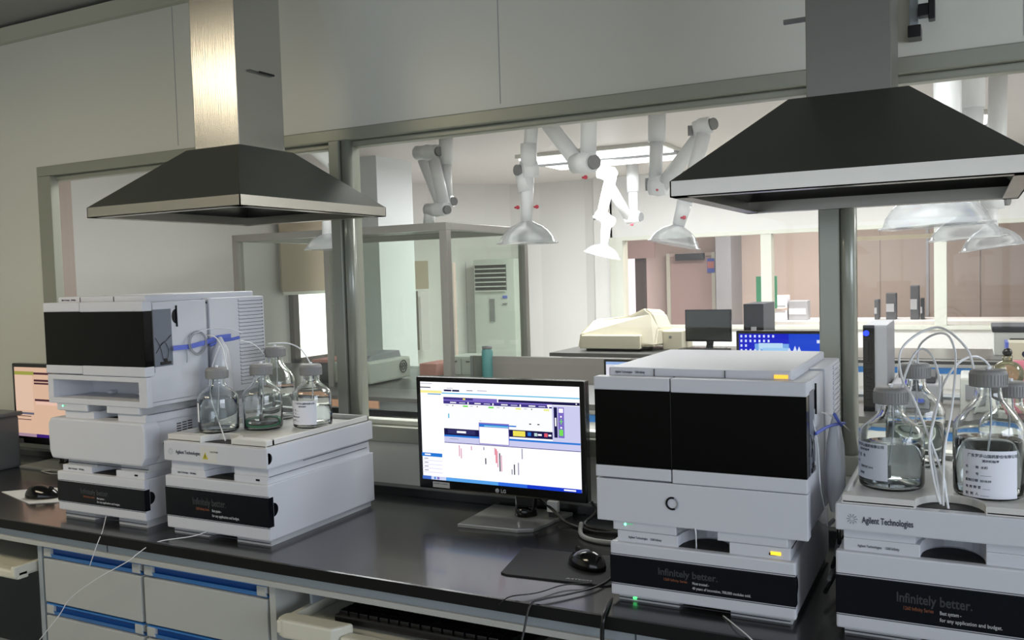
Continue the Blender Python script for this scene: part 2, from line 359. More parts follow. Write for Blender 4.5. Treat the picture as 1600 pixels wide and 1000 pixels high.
# green board and corridor bench with equipment
c0, c1 = at(1181, 432, 9.6), at(1214, 482, 9.6)
gb = MB(); gb.box(c0.x, c1.x, 9.6, 9.63, c1.z, c0.z, M['green'], .004)
gb.box(c0.x-.06, c1.x+.06, 9.55, 9.9, c1.z-.03, c1.z, M['pink']); gb.box(c0.x+.05, c0.x+.1, 9.7, 9.75, 0, c1.z-.03, M['pink']); gb.box(c1.x-.1, c1.x-.05, 9.7, 9.75, 0, c1.z-.03, M['pink'])
tag(gb.build('notice_board'), 'narrow green notice board in the corridor, behind the pale window mullion', 'board')
bz = at(1300, 500, 10.4).z
bn = MB(); bn.box(-2.2, 3.5, 10.2, 10.9, bz-.04, bz, M['farwall'], .004); bn.box(-2.15, 3.45, 10.3, 10.85, 0, bz-.04, M['pink']); tag(bn.build('corridor_counter'), 'long pale counter in the room beyond the far window', 'counter')
for (u0, v0, u1, v1, m, nm, lb, ct) in (
  (1206, 462, 1230, 487, 'label', 'box', 'white carton on the far counter right of the green board', 'box'),
  (1232, 470, 1262, 494, 'greyp', 'bench_instrument', 'small grey instrument on the far counter, right of the white carton', 'instrument'),
  (1384, 458, 1400, 484, 'seam', 'wall_cabinet', 'small dark grey cabinet seen low behind the right far window', 'cabinet'),
  (1422, 446, 1436, 484, 'seam', 'pipe_box', 'tall dark grey box standing on the far counter near the right mullion', 'box'),
  (1366, 468, 1373, 484, 'seam', 'tap', 'short dark tap at the left end of the right far window', 'tap'),
  (1438, 466, 1444, 484, 'black', 'tap', 'black tap beside the tall dark grey box on the far counter', 'tap')):
    p, q = at(u0, v0, 10.4), at(u1, v1, 10.4)
    mb = MB(); mb.box(p.x, q.x, 10.4, 10.6, bz, p.z, M[m], .01); mb.box(p.x+.02*(q.x-p.x), q.x-.02, 10.395, 10.4, bz+.3*(p.z-bz), bz+.6*(p.z-bz), M['greyp' if m != 'greyp' else 'farwall'])
    tag(mb.build(nm), lb, ct)
mb = MB(); p, q = at(1352, 371, 9.4), at(1462, 366, 9.4); mb.box(p.x-.3, q.x+.15, 9.4, 9.44, p.z-.03, p.z+.01, M['cream']); tag(mb.build('ceiling_rail'), 'cream horizontal rail crossing behind the right far window', 'rail')
p = at(1350, 380, 11.9); q = at(1600, 380, 11.9)
mb = MB(); mb.box(p.x-.4, q.x+.5, 11.93, 12.0, .6, 2.1, M['taupe'])
for k in range(6): mb.box(p.x-.4+k*.55, p.x-.37+k*.55, 11.915, 11.93, .6, 2.1, M['greyp' if k == 2 else 'taupe'])
struct(mb, 'window_6')

# ================================================================ HELPERS FOR THE NEAR BENCH
def notch_plan(x0, x1, y0, y1, a, b_, dep):
    "outline with a concave bay at the front between a and b_"
    pts = [(x0, y0), (x0, y1), (x1, y1), (x1, y0), (b_, y0)]
    n = 10
    for k in range(1, n):
        t = math.pi*k/n; cx = (a+b_)/2; pts.append((cx+math.cos(t)*(b_-a)/2, y0+math.sin(t)*dep))
    pts.append((a, y0)); return pts[::-1]
def hdisc(mb, x, y, z, r, m, half=True, th=.001):
    "half disc lying on a face that looks toward +x"
    pts = [(y+r*math.sin(math.pi*k/14), z+r*math.cos(math.pi*k/14)) for k in range(15)]
    mb.prism(pts, x-.002, x+th, m, 'yz')
def base_and_deck(root, x0, x1, y0, D, z0, zf0, zf1, z1, led=None):
    W_ = x1-x0; a, b_ = x0+W_*.38, x0+W_*.66
    m = MB(); m.prism(notch_plan(x0+.012, x1-.008, y0+.012, y0+D-.01, a, b_, .075), z0, zf0+.001, M['foot']); m.build('base', root)
    m = MB(); m.prism(notch_plan(x0+.012, x1-.010, y0+.010, y0+D-.005, a, b_, .085), zf1-.001, z1, M['white'], bev=.0012)
    dk = m.build('top_deck', root)
    m = MB(); cx = (a+b_)/2
    m.prism([(cx-(b_-a)*.5*math.cos(math.pi*k/16), y0+.014+.068*math.sin(math.pi*k/16)) for k in range(17)], zf1, zf1+.0012, M['rubber']); m.build('recess', dk)  # flat black sheet standing in for the shade inside the bay
    m = MB(); m.box(x0+.013, x1-.011, y0+.0085, y0+.0095+.002, z0+.4*(zf0-z0), z0+.4*(zf0-z0)+.001, M['seam'])
    m.box(x1-.009, x1-.0075, y0+.015, y0+D-.02, z1-.001, z1+.0002, M['seam']); m.build('seam_line', root)
def agilent_mark(x, y, z, s, m, parent):
    mb = MB()
    for k in range(10):
        t = 2*math.pi*k/10
        for r in (.42, .68, .92): mb.cyl((x+s*r*math.cos(t+.0), y, z+s*r*math.sin(t)), (x+s*r*math.cos(t), y-.0004, z+s*r*math.sin(t)), s*.085*(.6+r*.5), m, seg=6)
        mb.box(-.0001, .0001, 0, 0, 0, 0, m) if False else None
    return mb.build('emblem', parent)

YB = 1.578   # plane of the instrument fronts
def module(name, label, cat, x0, x1, D, z0, zf0, band, zf1, z1, tagline, big=False):
    "a stacked instrument module with a navy band and lettering on its front"
    root = thing(name, label, cat, ((x0+x1)/2, YB+D/2, z0))
    base_and_deck(root, x0, x1, YB, D, z0, zf0, zf1, z1)
    m = MB(); m.box(x0+.003, x1-.002, YB+.016, YB+D, zf0, zf1, M['white'], .002); hs = m.build('housing', root)
    m = MB(); m.box(x0, x1, YB, YB+.018, zf0, zf1, M['white'], .0035); fp = m.build('front_cover', root)
    m = MB(); m.box(x0-.0005, x1+.0005, YB-.0012, YB+.016, band[0], band[1], M['navy'], .001)
    m.box(x0, x1, YB-.0004, YB+.002, band[1]+.0015, band[1]+.003, M['seam']); m.box(x0, x1, YB-.0004, YB+.002, band[0]-.003, band[0]-.0015, M['seam'])
    bd = m.build('dark_band', fp)
    m = MB(); hdisc(m, x1-.002, YB+.016, (band[0]+band[1])/2+.004, .017, M['navy']); m.build('side_latch', root)
    h = band[1]-band[0]; W_ = x1-x0; y = YB-.0014
    text('Infinitely better.', h*.34, M['txtl'], (x0+W_*.275, y, band[0]+h*.50), bd, width=W_*.325, bold=.0004)
    text('1260 Infinity Series', h*.13, M['txto'], (x0+W_*.305, y, band[0]+h*.315), bd, width=W_*.13)
    for i, t in enumerate(tagline):
        text(t, h*.13, M['txtw'], (x0+W_*.465, y, band[0]+h*(.30-.17*i)), bd, width=W_*(.09 if i == 0 else .31 if len(t) > 32 else .26), bold=.0001)
    text('Agilent Technologies    1260 Infinity', .0065, M['txtd'], (x0+W_*.10, YB+.0096, zf1+.35*(z1-zf1)), root, width=W_*.19)
    m = MB(); m.box(x0+W_*.865, x0+W_*.9, YB+.0092, YB+.0105, zf1+.006, zf1+.0105, M['tint']); m.build('indicator', root)
    return root, fp
def solvent_cabinet(label, x0, x1, z0, zf0, zf1, ztop, D=.42):
    root = thing('solvent_cabinet', label, 'solvent cabinet', ((x0+x1)/2, YB+D/2, z0))
    W_ = x1-x0; a, b_ = x0+W_*.36, x0+W_*.66
    m = MB(); m.prism(notch_plan(x0+.012, x1-.008, YB+.012, YB+D-.01, a, b_, .075), z0, zf0+.001, M['white'], bev=.001); m.build('base', root)
    m = MB(); m.box(x0, x1, YB, YB+.016, zf0, zf1, M['white'], .003); f_ = m.build('front_cover', root)
    m = MB(); m.box(x0+.002, x1-.001, YB+.014, YB+D, zf0, zf1, M['white'], .002)
    for k in range(46):
        yy = YB+.13+k*.006; m.box(x1-.0015, x1-.0004, yy, yy+.003, zf0-.004, zf0-.002, M['seam'])
    m.build('housing', root)
    m = MB(); hdisc(m, x1-.001, YB+.004, (zf0+zf1)/2, .014, M['navy']); m.build('side_latch', root)
    # open tray insert with rim walls and a front bay
    t = MB()
    zt = zf1-.012; X0, X1, Y0, Y1 = x0+.010, x1-.006, YB+.006, YB+D-.008; w = .008
    t.prism(notch_plan(X0, X1, Y0, Y1, a, b_, .06), zf1-.001, zf1+.004, M['whitew'])
    t.prism([(X0, Y0), (a, Y0), (a+.004, Y0+.03), (X0, Y0+.03)], zf1, ztop, M['whitew'], bev=.002)
    t.prism([(b_, Y0), (X1, Y0), (X1, Y0+.03), (b_-.004, Y0+.03)], zf1, ztop, M['whitew'], bev=.002)
    t.box(X0, X0+w, Y0+.02, Y1, zf1, ztop, M['whitew'], .002); t.box(X1-w, X1, Y0+.02, Y1, zf1, ztop, M['whitew'], .002); t.box(X0, X1, Y1-w, Y1, zf1, ztop, M['whitew'], .002)
    arc0 = [((a+b_)/2+math.cos(math.pi*k/14)*(b_-a)/2, Y0+math.sin(math.pi*k/14)*.06) for k in range(15)]
    arc1 = [((a+b_)/2+math.cos(math.pi*k/14)*((b_-a)/2+.006), Y0+.001+math.sin(math.pi*k/14)*.067) for k in range(15)]
    t.prism(arc0+arc1[::-1], zf1, ztop-.001, M['whitew'])
    t.build('tray', root)
    m = MB(); m.prism([((a+b_)/2+math.cos(math.pi*k/14)*(b_-a)*.49, Y0+.012+math.sin(math.pi*k/14)*.046) for k in range(15)], zf1+.0001, zf1+.001, M['rubber']); m.build('recess', root)  # black sheet painted for the shaded hollow of the front bay
    return root, f_

# ---------------- worktop, splashback, cabinets
mb = MB(); mb.prism([(1.499, .799), (1.503, .8001), (2.135, .8001), (2.135, .774), (1.503, .774), (1.499, .776)], -4.3, 2.4, M['bench'], 'yz'); mb.box(-4.3, 2.4, 1.4975, 1.500, .7745, .799, M['edge'])
tag(mb.build('worktop'), 'long black glossy laboratory worktop running under the big window', 'worktop')
mb = MB(); mb.box(-4.3, 2.4, 2.115, 2.15, .80, .825, M['bench'], .002); struct(mb, 'baseboard_back')
ap = MB(); ap.box(-4.3, 2.4, 1.520, 1.545, .735, .774, M['apron'], .002)
for x in (-1.985, -.55): ap.box(x-.0012, x+.0012, 1.5188, 1.5205, .736, .773, M['seam'])
ap.box(-4.3, 2.4, 1.512, 1.524, .735, .748, M['drawer'], .001)
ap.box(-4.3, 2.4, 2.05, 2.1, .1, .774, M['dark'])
tag(ap.build('bench_apron'), 'grey steel rail along the front under the black worktop', 'rail')
def cabinet(label, x0, x1, side):
    r = thing('drawer_cabinet', label, 'cabinet', ((x0+x1)/2, 1.8, 0), 'drawer cabinets under the worktop')
    m = MB(); m.box(x0, x1, 1.545, 2.045, .08, .733, M['drawer'] if side else M['apron'], .002); m.build('body', r)
    z = .731
    for k in range(4):
        d = MB(); d.box(x0+.003, x1-.003, 1.528, 1.547, z-.155, z-.036, M['drawer'], .002); d = d.build('drawer', r)
        h = MB(); h.box(x0+.035, x1-.035, 1.536, 1.542, z-.03, z-.006, M['blued'])
        h.prism([(1.528, z-.020), (1.534, z-.033), (1.548, z-.036), (1.548, z-.028), (1.538, z-.026)], x0+.004, x1-.004, M['blue'], 'yz')
        h.box(x0+.004, x1-.004, 1.530, 1.542, z-.006, z-.002, M['blue'])
        h.build('handle', d)
        e = MB()
        e.box(x0+.004, x0+.034, 1.528, 1.545, z-.03, z-.005, M['drawer'], .003); e.build('end_cap', d)
        e = MB(); e.box(x1-.034, x1-.004, 1.528, 1.545, z-.03, z-.005, M['drawer'], .003); e.build('end_cap', d)
        z -= .158
    return r
cabinet('grey drawer cabinet with blue pulls at the left, beside the dark open space', -2.262, -1.874, 0)
cabinet('grey drawer cabinet with blue pulls nearest the keyboard tray', -1.868, -1.452, 1)
mb = MB(); mb.box(-2.285, -2.268, 1.53, 2.045, 0, .733, M['apron']); tag(mb.build('side_panel'), 'dark grey end panel left of the drawer cabinets', 'panel')
mb = MB(); mb.box(-1.448, -1.43, 1.53, 2.045, 0, .733, M['drawer']); tag(mb.build('side_panel'), 'pale grey end panel right of the drawer cabinets', 'panel')
mb = MB(); mb.box(-.35, -.2, 1.56, 2.04, 0, .733, M['dark']); mb.box(-.33, -.22, 1.545, 1.56, .05, .7, M['apron'], .003); tag(mb.build('bench_support'), 'dark grey bench support right of the keyboard tray', 'support')

# ---------------- keyboard trays
def keyboard_tray(label, dx):
    r = thing('keyboard_tray', label, 'keyboard tray', (-1.0+dx, 1.6, .66))
    x0, x1 = -1.375+dx, -.66+dx
    m = MB(); m.box(x0, x1, 1.50, 1.80, .652, .660, M['beige'], .003)
    m.box(x0, x0+.016, 1.47, 1.80, .652, .682, M['beige'], .004); m.box(x1-.016, x1, 1.47, 1.80, .652, .682, M['beige'], .004)
    m.build('tray', r)
    m = MB(); m.prism([(x0-.004, 1.495), (x0+.0, 1.475), (x0+.02, 1.468), (x0+.155, 1.468), (x0+.17, 1.49), (x0+.18, 1.515), (x0+.02, 1.515), (x0, 1.51)], .644, .686, M['beige'], bev=.006)
    m.box(x0+.17, x1, 1.478, 1.512, .644, .668, M['beige'], .006); m.build('wrist_rest', r)
    for x in (x0+.004, x1-.012): m = MB(); m.box(x, x+.008, 1.58, 1.95, .675, .735, M['apron']); m.build('slide_rail', r)
    return r
keyboard_tray('beige pull-out keyboard tray under the worktop, below the bright monitor', 0)
keyboard_tray('beige keyboard tray cut by the left edge of the picture', -1.64)
kb = thing('keyboard', 'black computer keyboard lying on the beige pull-out tray', 'keyboard', (-1.0, 1.6, .66))
KT = Matrix.Translation((-1.03, 1.61, .6665)) @ Matrix.Rotation(math.radians(-3), 4, 'X')
m = MB(); m.box(-.235, .235, -.075, .085, 0, .018, M['black'], .005, T=KT); m.build('case', kb)
key0 = None
for rr in range(6):
    for cc in range(16):
        x = -.215+cc*.0272; yy = -.058+rr*.0225
        if key0 is None:
            m = MB(); m.box(-.0115, .0115, -.0095, .0095, 0, .009, M['black'], .002); key0 = m.build('key', kb); k = key0
            k.location = (0, 0, 0)
        else: k = key0.copy(); COL.objects.link(k); k.parent = kb
        k.location = (KT @ Vector((x, yy, .018))) - kb.location
key0.data.transform(Matrix.Translation(kb.location))

# ================================================================ INSTRUMENTS
# solvent + pump stack (left)
r, f_ = module('pump_module', 'white pump module with navy lettered band, under the left solvent cabinet', 'pump module', -1.828, -1.483, .42, .80, .815, (.848, .920), .950, .967,
       ['Best system -', 'for any application and budget.'])
r, f_ = solvent_cabinet('white solvent cabinet with warning triangle, holding the left group of bottles', -1.828, -1.483, .967, .988, 1.038, 1.055)
text('Agilent Technologies', .013, M['ink'], (-1.785, YB-.0006, 1.008), f_, width=.085)
agilent_mark(-1.803, YB-.0002, 1.012, .009, M['greyp'], f_)
m = MB(); m.prism([(-1.692, 1.000), (-1.674, 1.000), (-1.683, 1.017)], YB-.0008, YB, M['yellow'], 'xz'); m.prism([(-1.684, 1.003), (-1.682, 1.003), (-1.6825, 1.012), (-1.6835, 1.012)], YB-.0012, YB-.0007, M['ink'], 'xz'); m.box(-1.7, -1.645, YB-.0004, YB, .992, 1.032, M['whitew']); m.build('warning_label', f_)
text('CAUTION', .006, M['ink'], (-1.667, YB-.0006, 1.017), f_)
# right solvent stack
r, f_ = module('pump_module', 'white pump module with navy band cut by the right edge of the picture', 'pump module', -.207, .138, .42, .80, .812, (.838, .905), .946, .967,
       ['Best system -', 'for any application and budget.'])
r, f_ = solvent_cabinet('white solvent cabinet at the right edge with large sunburst emblem and lettering', -.207, .138, .967, .982, 1.028, 1.042)
text('Agilent Technologies', .0155, M['ink'], (-.164, YB-.0006, .998), f_, width=.079, bold=.0002)
agilent_mark(-.180, YB-.0002, 1.003, .0085, M['txtd'], f_)
# degasser / detector under right sampler
r, f_ = module('detector_module', 'white detector module with navy band under the big black-windowed sampler', 'detector module', -.619, -.274, .42, .80, .812, (.836, .890), .915, .936,
       ['Most trusted -', '40 years of innovation, 700,000 modules sold.'])
m = MB(); m.box(-.578, -.571, YB+.0085, YB+.012, .804, .808, E((90, 255, 140), 2)); m.build('status_light', r)
m = MB(); m.box(-.318, -.300, YB+.0085, YB+.0098, .922, .928, E((255, 205, 60), 1.6)); m.build('status_light', r)
# left stack
r, f_ = module('degasser_module', 'white module with narrow navy band at the foot of the left stack', 'instrument module', -2.252, -1.906, .42, .80, .820, (.846, .902), .928, .945,
       ['Best system -', 'for any application and budget.'])
for x in (-2.235, -2.0): m = MB(); m.box(x, x+.085, YB+.02, YB+.09, .80, .808, M['rubber']); m.build('rubber_pad', r)
# middle module of the left stack: plain rounded front
x0, x1, z0, z1 = -2.277, -1.892, .945, 1.077
r = thing('detector_module', 'white module with a plain blank front in the middle of the left stack', 'detector module', (-2.085, YB+.2, z0))
base_and_deck(r, -2.235, -1.895, YB+.004, .42, z0, .963, 1.075, 1.096)
m = MB(); m.prism([(x0+.010, .963), (x0, .985), (x0, 1.06), (x0+.012, z1), (x1-.010, z1), (x1, 1.06), (x1-.004, .985), (x1-.02, .963)], YB-.002, YB+.05, M['white'], 'xz', bev=.006); m.build('front_cover', r)
m = MB(); m.box(-2.25, -1.91, YB+.04, YB+.43, .963, 1.075, M['white'], .006); hs = m.build('housing', r)
m = MB()
for i in range(3):
    for k in range(6): m.box(-1.9102, -1.9092, YB+.118+i*.019, YB+.133+i*.019, 1.022+k*.0068+i*.001, 1.025+k*.0068+i*.001, M['seam'])
m.build('vent_grille', hs)
m = MB(); m.cyl((-1.912, YB+.075, 1.012), (-1.906, YB+.075, 1.012), .005, M['black']); m.build('drain_port', hs)

def sampler(label, x0, z0, pocket):
    W_ = .392; x1 = x0+W_; D = .44; Y = YB+.004
    r = thing('autosampler', label, 'autosampler', (x0+W_/2, Y+D/2, z0))
    zz = [z0+h for h in (.022, .100, .126, .272, .297, .312)]
    m = MB(); m.prism(notch_plan(x0+.035, x1-.03, Y+.008, Y+D, x0+.15, x0+.25, .08), z0, zz[0]+.001, M['foot']); m.build('base', r)
    m = MB(); m.box(x0+.03, x0+.155, Y+.004, Y+.010, z0+.001, zz[0], M['white'], .002); fs = m.build('foot_strip', r); m = MB(); m.box(x1-.16, x1-.035, Y+.004, Y+.010, z0+.001, zz[0], M['white'], .002); m.build('foot_strip', r)
    m = MB(); m.cyl((x0+.055, Y+.0045, z0+.013), (x0+.055, Y+.003, z0+.013), .0025, E((120, 255, 190), 3), seg=12); m.box(x0+.055, x0+.07, Y+.0035, Y+.0042, z0+.0135, z0+.0148, E((90, 220, 140), .8)); m.build('status_light', fs)
    # housing: a front half and a rear half with a groove between
    m = MB(); m.box(x0+.002, x1-.002, Y+.02, Y+.215, zz[0], zz[4]-.004, M['white'], .002); hs = m.build('housing', r)
    m = MB(); m.box(x0+.004, x1-.006, Y+.213, Y+.227, zz[0], zz[4]-.004, M['greyp'])
    for z in (z0+.285, z0+.195, z0+.05): m.cyl((x1-.007, Y+.22, z), (x1-.004, Y+.22, z), .003, M['black'], seg=10)
    m.build('side_groove', r)
    m = MB(); m.box(x0, x1, Y+.225, Y+D, zz[0]+.002, zz[4], M['white'], .003); rh = m.build('rear_housing', r)
    m = MB()
    for k in range(24):
        z = z0+.285-k*.0105
        m.box(x1-.0005, x1+.0022, Y+.335, Y+.425, z, z+.0052, M['white'])
        m.box(x1-.001, x1+.0006, Y+.335, Y+.427, z-.0016, z, M['seam'])
        m.box(x1-.001, x1+.0006, Y+.429, Y+.434, z-.0016, z+.001, M['seam'])
    m.build('louvre_panel', rh)
    # lid
    m = MB(); m.box(x0+.016, x1-.03, Y+.035, Y+D-.01, zz[4]-.006, zz[5], M['white'], .004); ld = m.build('lid', r)
    m = MB(); m.box(x0+.016+.092, x0+.245, Y+.032, Y+.036, zz[4]-.002, zz[4]-.0005, M['seam']); m.box(x0+.243, x0+.2445, Y+.0335, Y+.036, zz[4]-.003, zz[5]-.002, M['seam']); m.box(x0+.108, x0+.1095, Y+.0335, Y+.036, zz[4]-.002, zz[5]-.002, M['seam']); m.build('seam_line', ld)
    text('Agilent Technologies    1260 Infinity', .0065, M['txtd'], (x0+.03, Y+.0346, zz[4]+.004), ld, width=.06)
    if not pocket:
        m = MB(); m.box(x1-.060, x1-.036, Y+.0335, Y+.037, zz[4]+.001, zz[4]+.0075, E((255, 190, 70), 1.5)); m.build('status_light', ld)
    # front: top lip, dark window, bottom lip
    m = MB(); m.box(x0-.002, x0+.149, Y, Y+.03, zz[3], zz[4], M['white'], .0025); m.box(x0+.151, x1+.001, Y-.001, Y+.03, zz[3]-.001, zz[4], M['white'], .0025); m.build('upper_trim', r)
    m = MB(); m.box(x0-.001, x1, Y+.001, Y+.028, zz[2], zz[3], M['tint'], .001)
    if not pocket: m.box(x0+.1495, x0+.1505, Y+.0004, Y+.002, zz[2], zz[3], M['black'])
    m.build('front_window', r)
    m = MB(); m.box(x0-.002, x0+.149, Y, Y+.03, zz[1]+.003, zz[2], M['white'], .0025); m.box(x0+.151, x1+.001, Y-.001, Y+.03, zz[1]+.001, zz[2]+.001, M['white'], .0025); m.build('lower_trim', r)
    # side window
    m = MB(); m.box(x1-.003, x1-.0005, Y+.03, Y+.092, zz[2]-.002, zz[3]+.002, M['sidewin'], .0008)
    m.box(x1-.001, x1+.0004, Y+.028, Y+.031, zz[1]+.01, zz[4]-.006, M['black']); sw = m.build('side_window', r)
    m = MB(); X = x1
    m.box(X-.001, X+.002, Y+.05, Y+.084, zz[2]+.002, zz[2]+.010, M['black']); m.box(X-.001, X+.002, Y+.062, Y+.072, zz[2]+.010, zz[2]+.018, M['black'])
    m.tube([(X+.001, Y+.036, z0+.20), (X+.002, Y+.05, z0+.175), (X+.002, Y+.058, z0+.14)], .0007, M['black']); m.tube([(X+.001, Y+.088, z0+.205), (X+.002, Y+.07, z0+.19), (X+.002, Y+.055, z0+.182), (X+.002, Y+.036, z0+.16)], .0007, M['black'])
    m.tube([(X+.001, Y+.052, z0+.18), (X+.002, Y+.065, z0+.187), (X+.002, Y+.076, z0+.165), (X+.002, Y+.073, z0+.145)], .0007, M['black']); m.build('tubing', sw)
    m = MB(); m.box(x1-.003, x1+.0012, Y+.108, Y+.112, z0+.225, z0+.282, M['navy'], .0005)
    m.prism([(Y+.108-.013*math.sin(math.pi*k/12), z0+.253+.019*math.cos(math.pi*k/12)) for k in range(13)], x1-.004, x1-.0012, M['navy'], 'yz'); m.build('side_latch', r)
    if pocket:
        m = MB(); w = .022; X0, X1 = x0, x1
        m.box(X0, X1, Y+.002, Y+.02, zz[0]-.002, zz[0]+.014, M['white'], .002); m.box(X0, X1, Y+.002, Y+.02, zz[1]-.014, zz[1], M['white'], .002)
        m.box(X0, X0+w, Y+.002, Y+.02, zz[0]+.012, zz[1]-.012, M['white'], .001); m.box(X1-.03, X1, Y+.002, Y+.02, zz[0]+.012, zz[1]-.012, M['white'], .001)
        m.build('drawer_surround', r)
        hs.hide_render = False
    else:
        # closed drawer with a ring-shaped finger hole
        m = MB(); m.box(x0-.001, x1+.001, Y, Y+.03, zz[0]-.004, zz[1], M['white'], .002); dw = m.build('drawer', r)
        c = (x0+.15, Y-.0006, z0+.063)
        TT = Matrix.Translation(c) @ Matrix.Rotation(math.pi/2, 4, 'X')
        m = MB(); m.lathe([(.009, 0), (.0125, 0), (.0125, .0012), (.009, .0012), (.009, 0)], M['navy'], T=TT, a0=math.radians(70), a1=math.radians(300))
        m.lathe([(.009, .0), (.0125, 0), (.0125, .0008), (.009, .0008), (.009, 0)], M['greyp'], T=TT, a0=math.radians(-60), a1=math.radians(70)); m.build('finger_ring', dw)
    return r, hs, zz
def cut_pocket(hs, x0, Y, zz):
    "replace the solid front housing by one with a real open pocket"
    off = Vector((0, 0, 0)); p = hs
    while p: off += p.location; p = p.parent
    x1 = x0+.392; m = MB(); z0_, z1_ = zz[0], zz[4]-.004
    m.box(x0+.002, x1-.002, Y+.02, Y+.215, zz[1]-.008, z1_, M['white'], .002); m.box(x0+.002, x1-.002, Y+.02, Y+.215, z0_, z0_+.012, M['white'], .001)
    m.box(x0+.002, x0+.02, Y+.02, Y+.215, z0_+.01, zz[1]-.006, M['white']); m.box(x1-.028, x1-.002, Y+.02, Y+.215, z0_+.01, zz[1]-.006, M['white'])
    m.box(x0+.02, x1-.028, Y+.13, Y+.215, z0_+.01, zz[1]-.006, M['white'])
    for xx in (x0+.10, x0+.22): m.box(xx, xx+.02, Y+.11, Y+.131, z0_+.012, z0_+.022, M['white'], .003)
    m.bm.transform(Matrix.Translation(-off)); m.bm.to_mesh(hs.data); m.bm.free()
    hs.data.materials.clear()
    for q in m.mats: hs.data.materials.append(q)
r, hs, zz = sampler('large white sampler with black window and closed drawer, right of the bright monitor', -.645, .936, False)
r, hs, zz = sampler('large white sampler with black window and open pocket, on top of the left stack', -2.278, 1.096, True)
cut_pocket(hs, -2.278, YB+.004, zz)

# ---------------- items taped to the samplers
def taped(x, lb, y0=YB+.10):
    r = thing('tube_coil', lb, 'tubing', (x, y0, 1.27))
    m = MB(); TT = Matrix.Translation((x+.004, y0+.075, 1.272)) @ Matrix.Rotation(math.pi/2, 4, 'Y')
    for k, (rr, o_) in enumerate(((.03, 0), (.033, .001), (.028, .002))):
        m.tube([(rr*math.cos(t*math.pi/8)*(1 if k else 1.05), rr*math.sin(t*math.pi/8), o_+.0004*t) for t in range(17)], .0011, M['greyp'], sub=2, T=TT)
    m.tube([(x+.004, y0+.04, 1.262), (x+.006, y0+.038, 1.235), (x+.004, y0+.038, 1.222)], .0012, M['greyp']); m.tube([(x+.004, y0+.05, 1.295), (x+.012, y0+.11, 1.308), (x+.03, y0+.17, 1.305), (x+.05, y0+.20, 1.29)], .0013, M['tube']); m.build('coil', r)
    m = MB()
    P = [(y0-.008, 1.2585), (y0+.05, 1.258), (y0+.10, 1.264), (y0+.15, 1.275), (y0+.20, 1.276)]
    for a, b2 in zip(P, P[1:]): m.prism([(a[0], a[1]), (b2[0], b2[1]), (b2[0], b2[1]+.013), (a[0], a[1]+.013)], x+.006, x+.0065, M['ltape'], 'yz')
    m.build('blue_tape', r); return r
taped(-1.886, 'coil of thin grey tubing held by blue tape on the side of the left sampler')
bag = thing('plastic_bag', 'clear plastic bag hanging by blue tape from the left sampler side, beside the bottles', 'plastic bag', (-1.85, 1.86, 1.2))
m = MB(); m.lathe([(.004, .275), (.012, .26), (.022, .24), (.026, .20), (.030, .14), (.034, .08), (.030, .03), (.012, .0)], M['bag'], c=(-1.858, 1.815, 1.01), seg=18, T=None); m.build('film', bag)
m = MB(); m.tube([(-1.872, 1.79, 1.262), (-1.858, 1.815, 1.272), (-1.84, 1.84, 1.276), (-1.83, 1.86, 1.28)], .0045, M['ltape']); m.build('blue_tape', bag)
bag = thing('plastic_bag', 'crumpled plastic bag with blue tape on the right side of the right sampler', 'plastic bag', (-.22, 1.8, 1.0))
m = MB(); m.lathe([(.003, .19), (.010, .165), (.016, .13), (.018, .08), (.017, .03), (.010, .0)], M['bag'], c=(-.229, 1.76, .965), seg=14); m.face([(-.248, 1.70, 1.165), (-.225, 1.76, 1.14), (-.205, 1.80, 1.112), (-.235, 1.78, 1.148)], M['bag']); m.build('film', bag)
m = MB(); m.tube([(-.2505, 1.66, 1.13), (-.235, 1.72, 1.135), (-.215, 1.78, 1.132)], .003, M['ltape']); m.tube([(-.228, 1.74, 1.155), (-.218, 1.76, 1.13)], .003, M['ltape'], sub=1); m.build('blue_tape', bag)

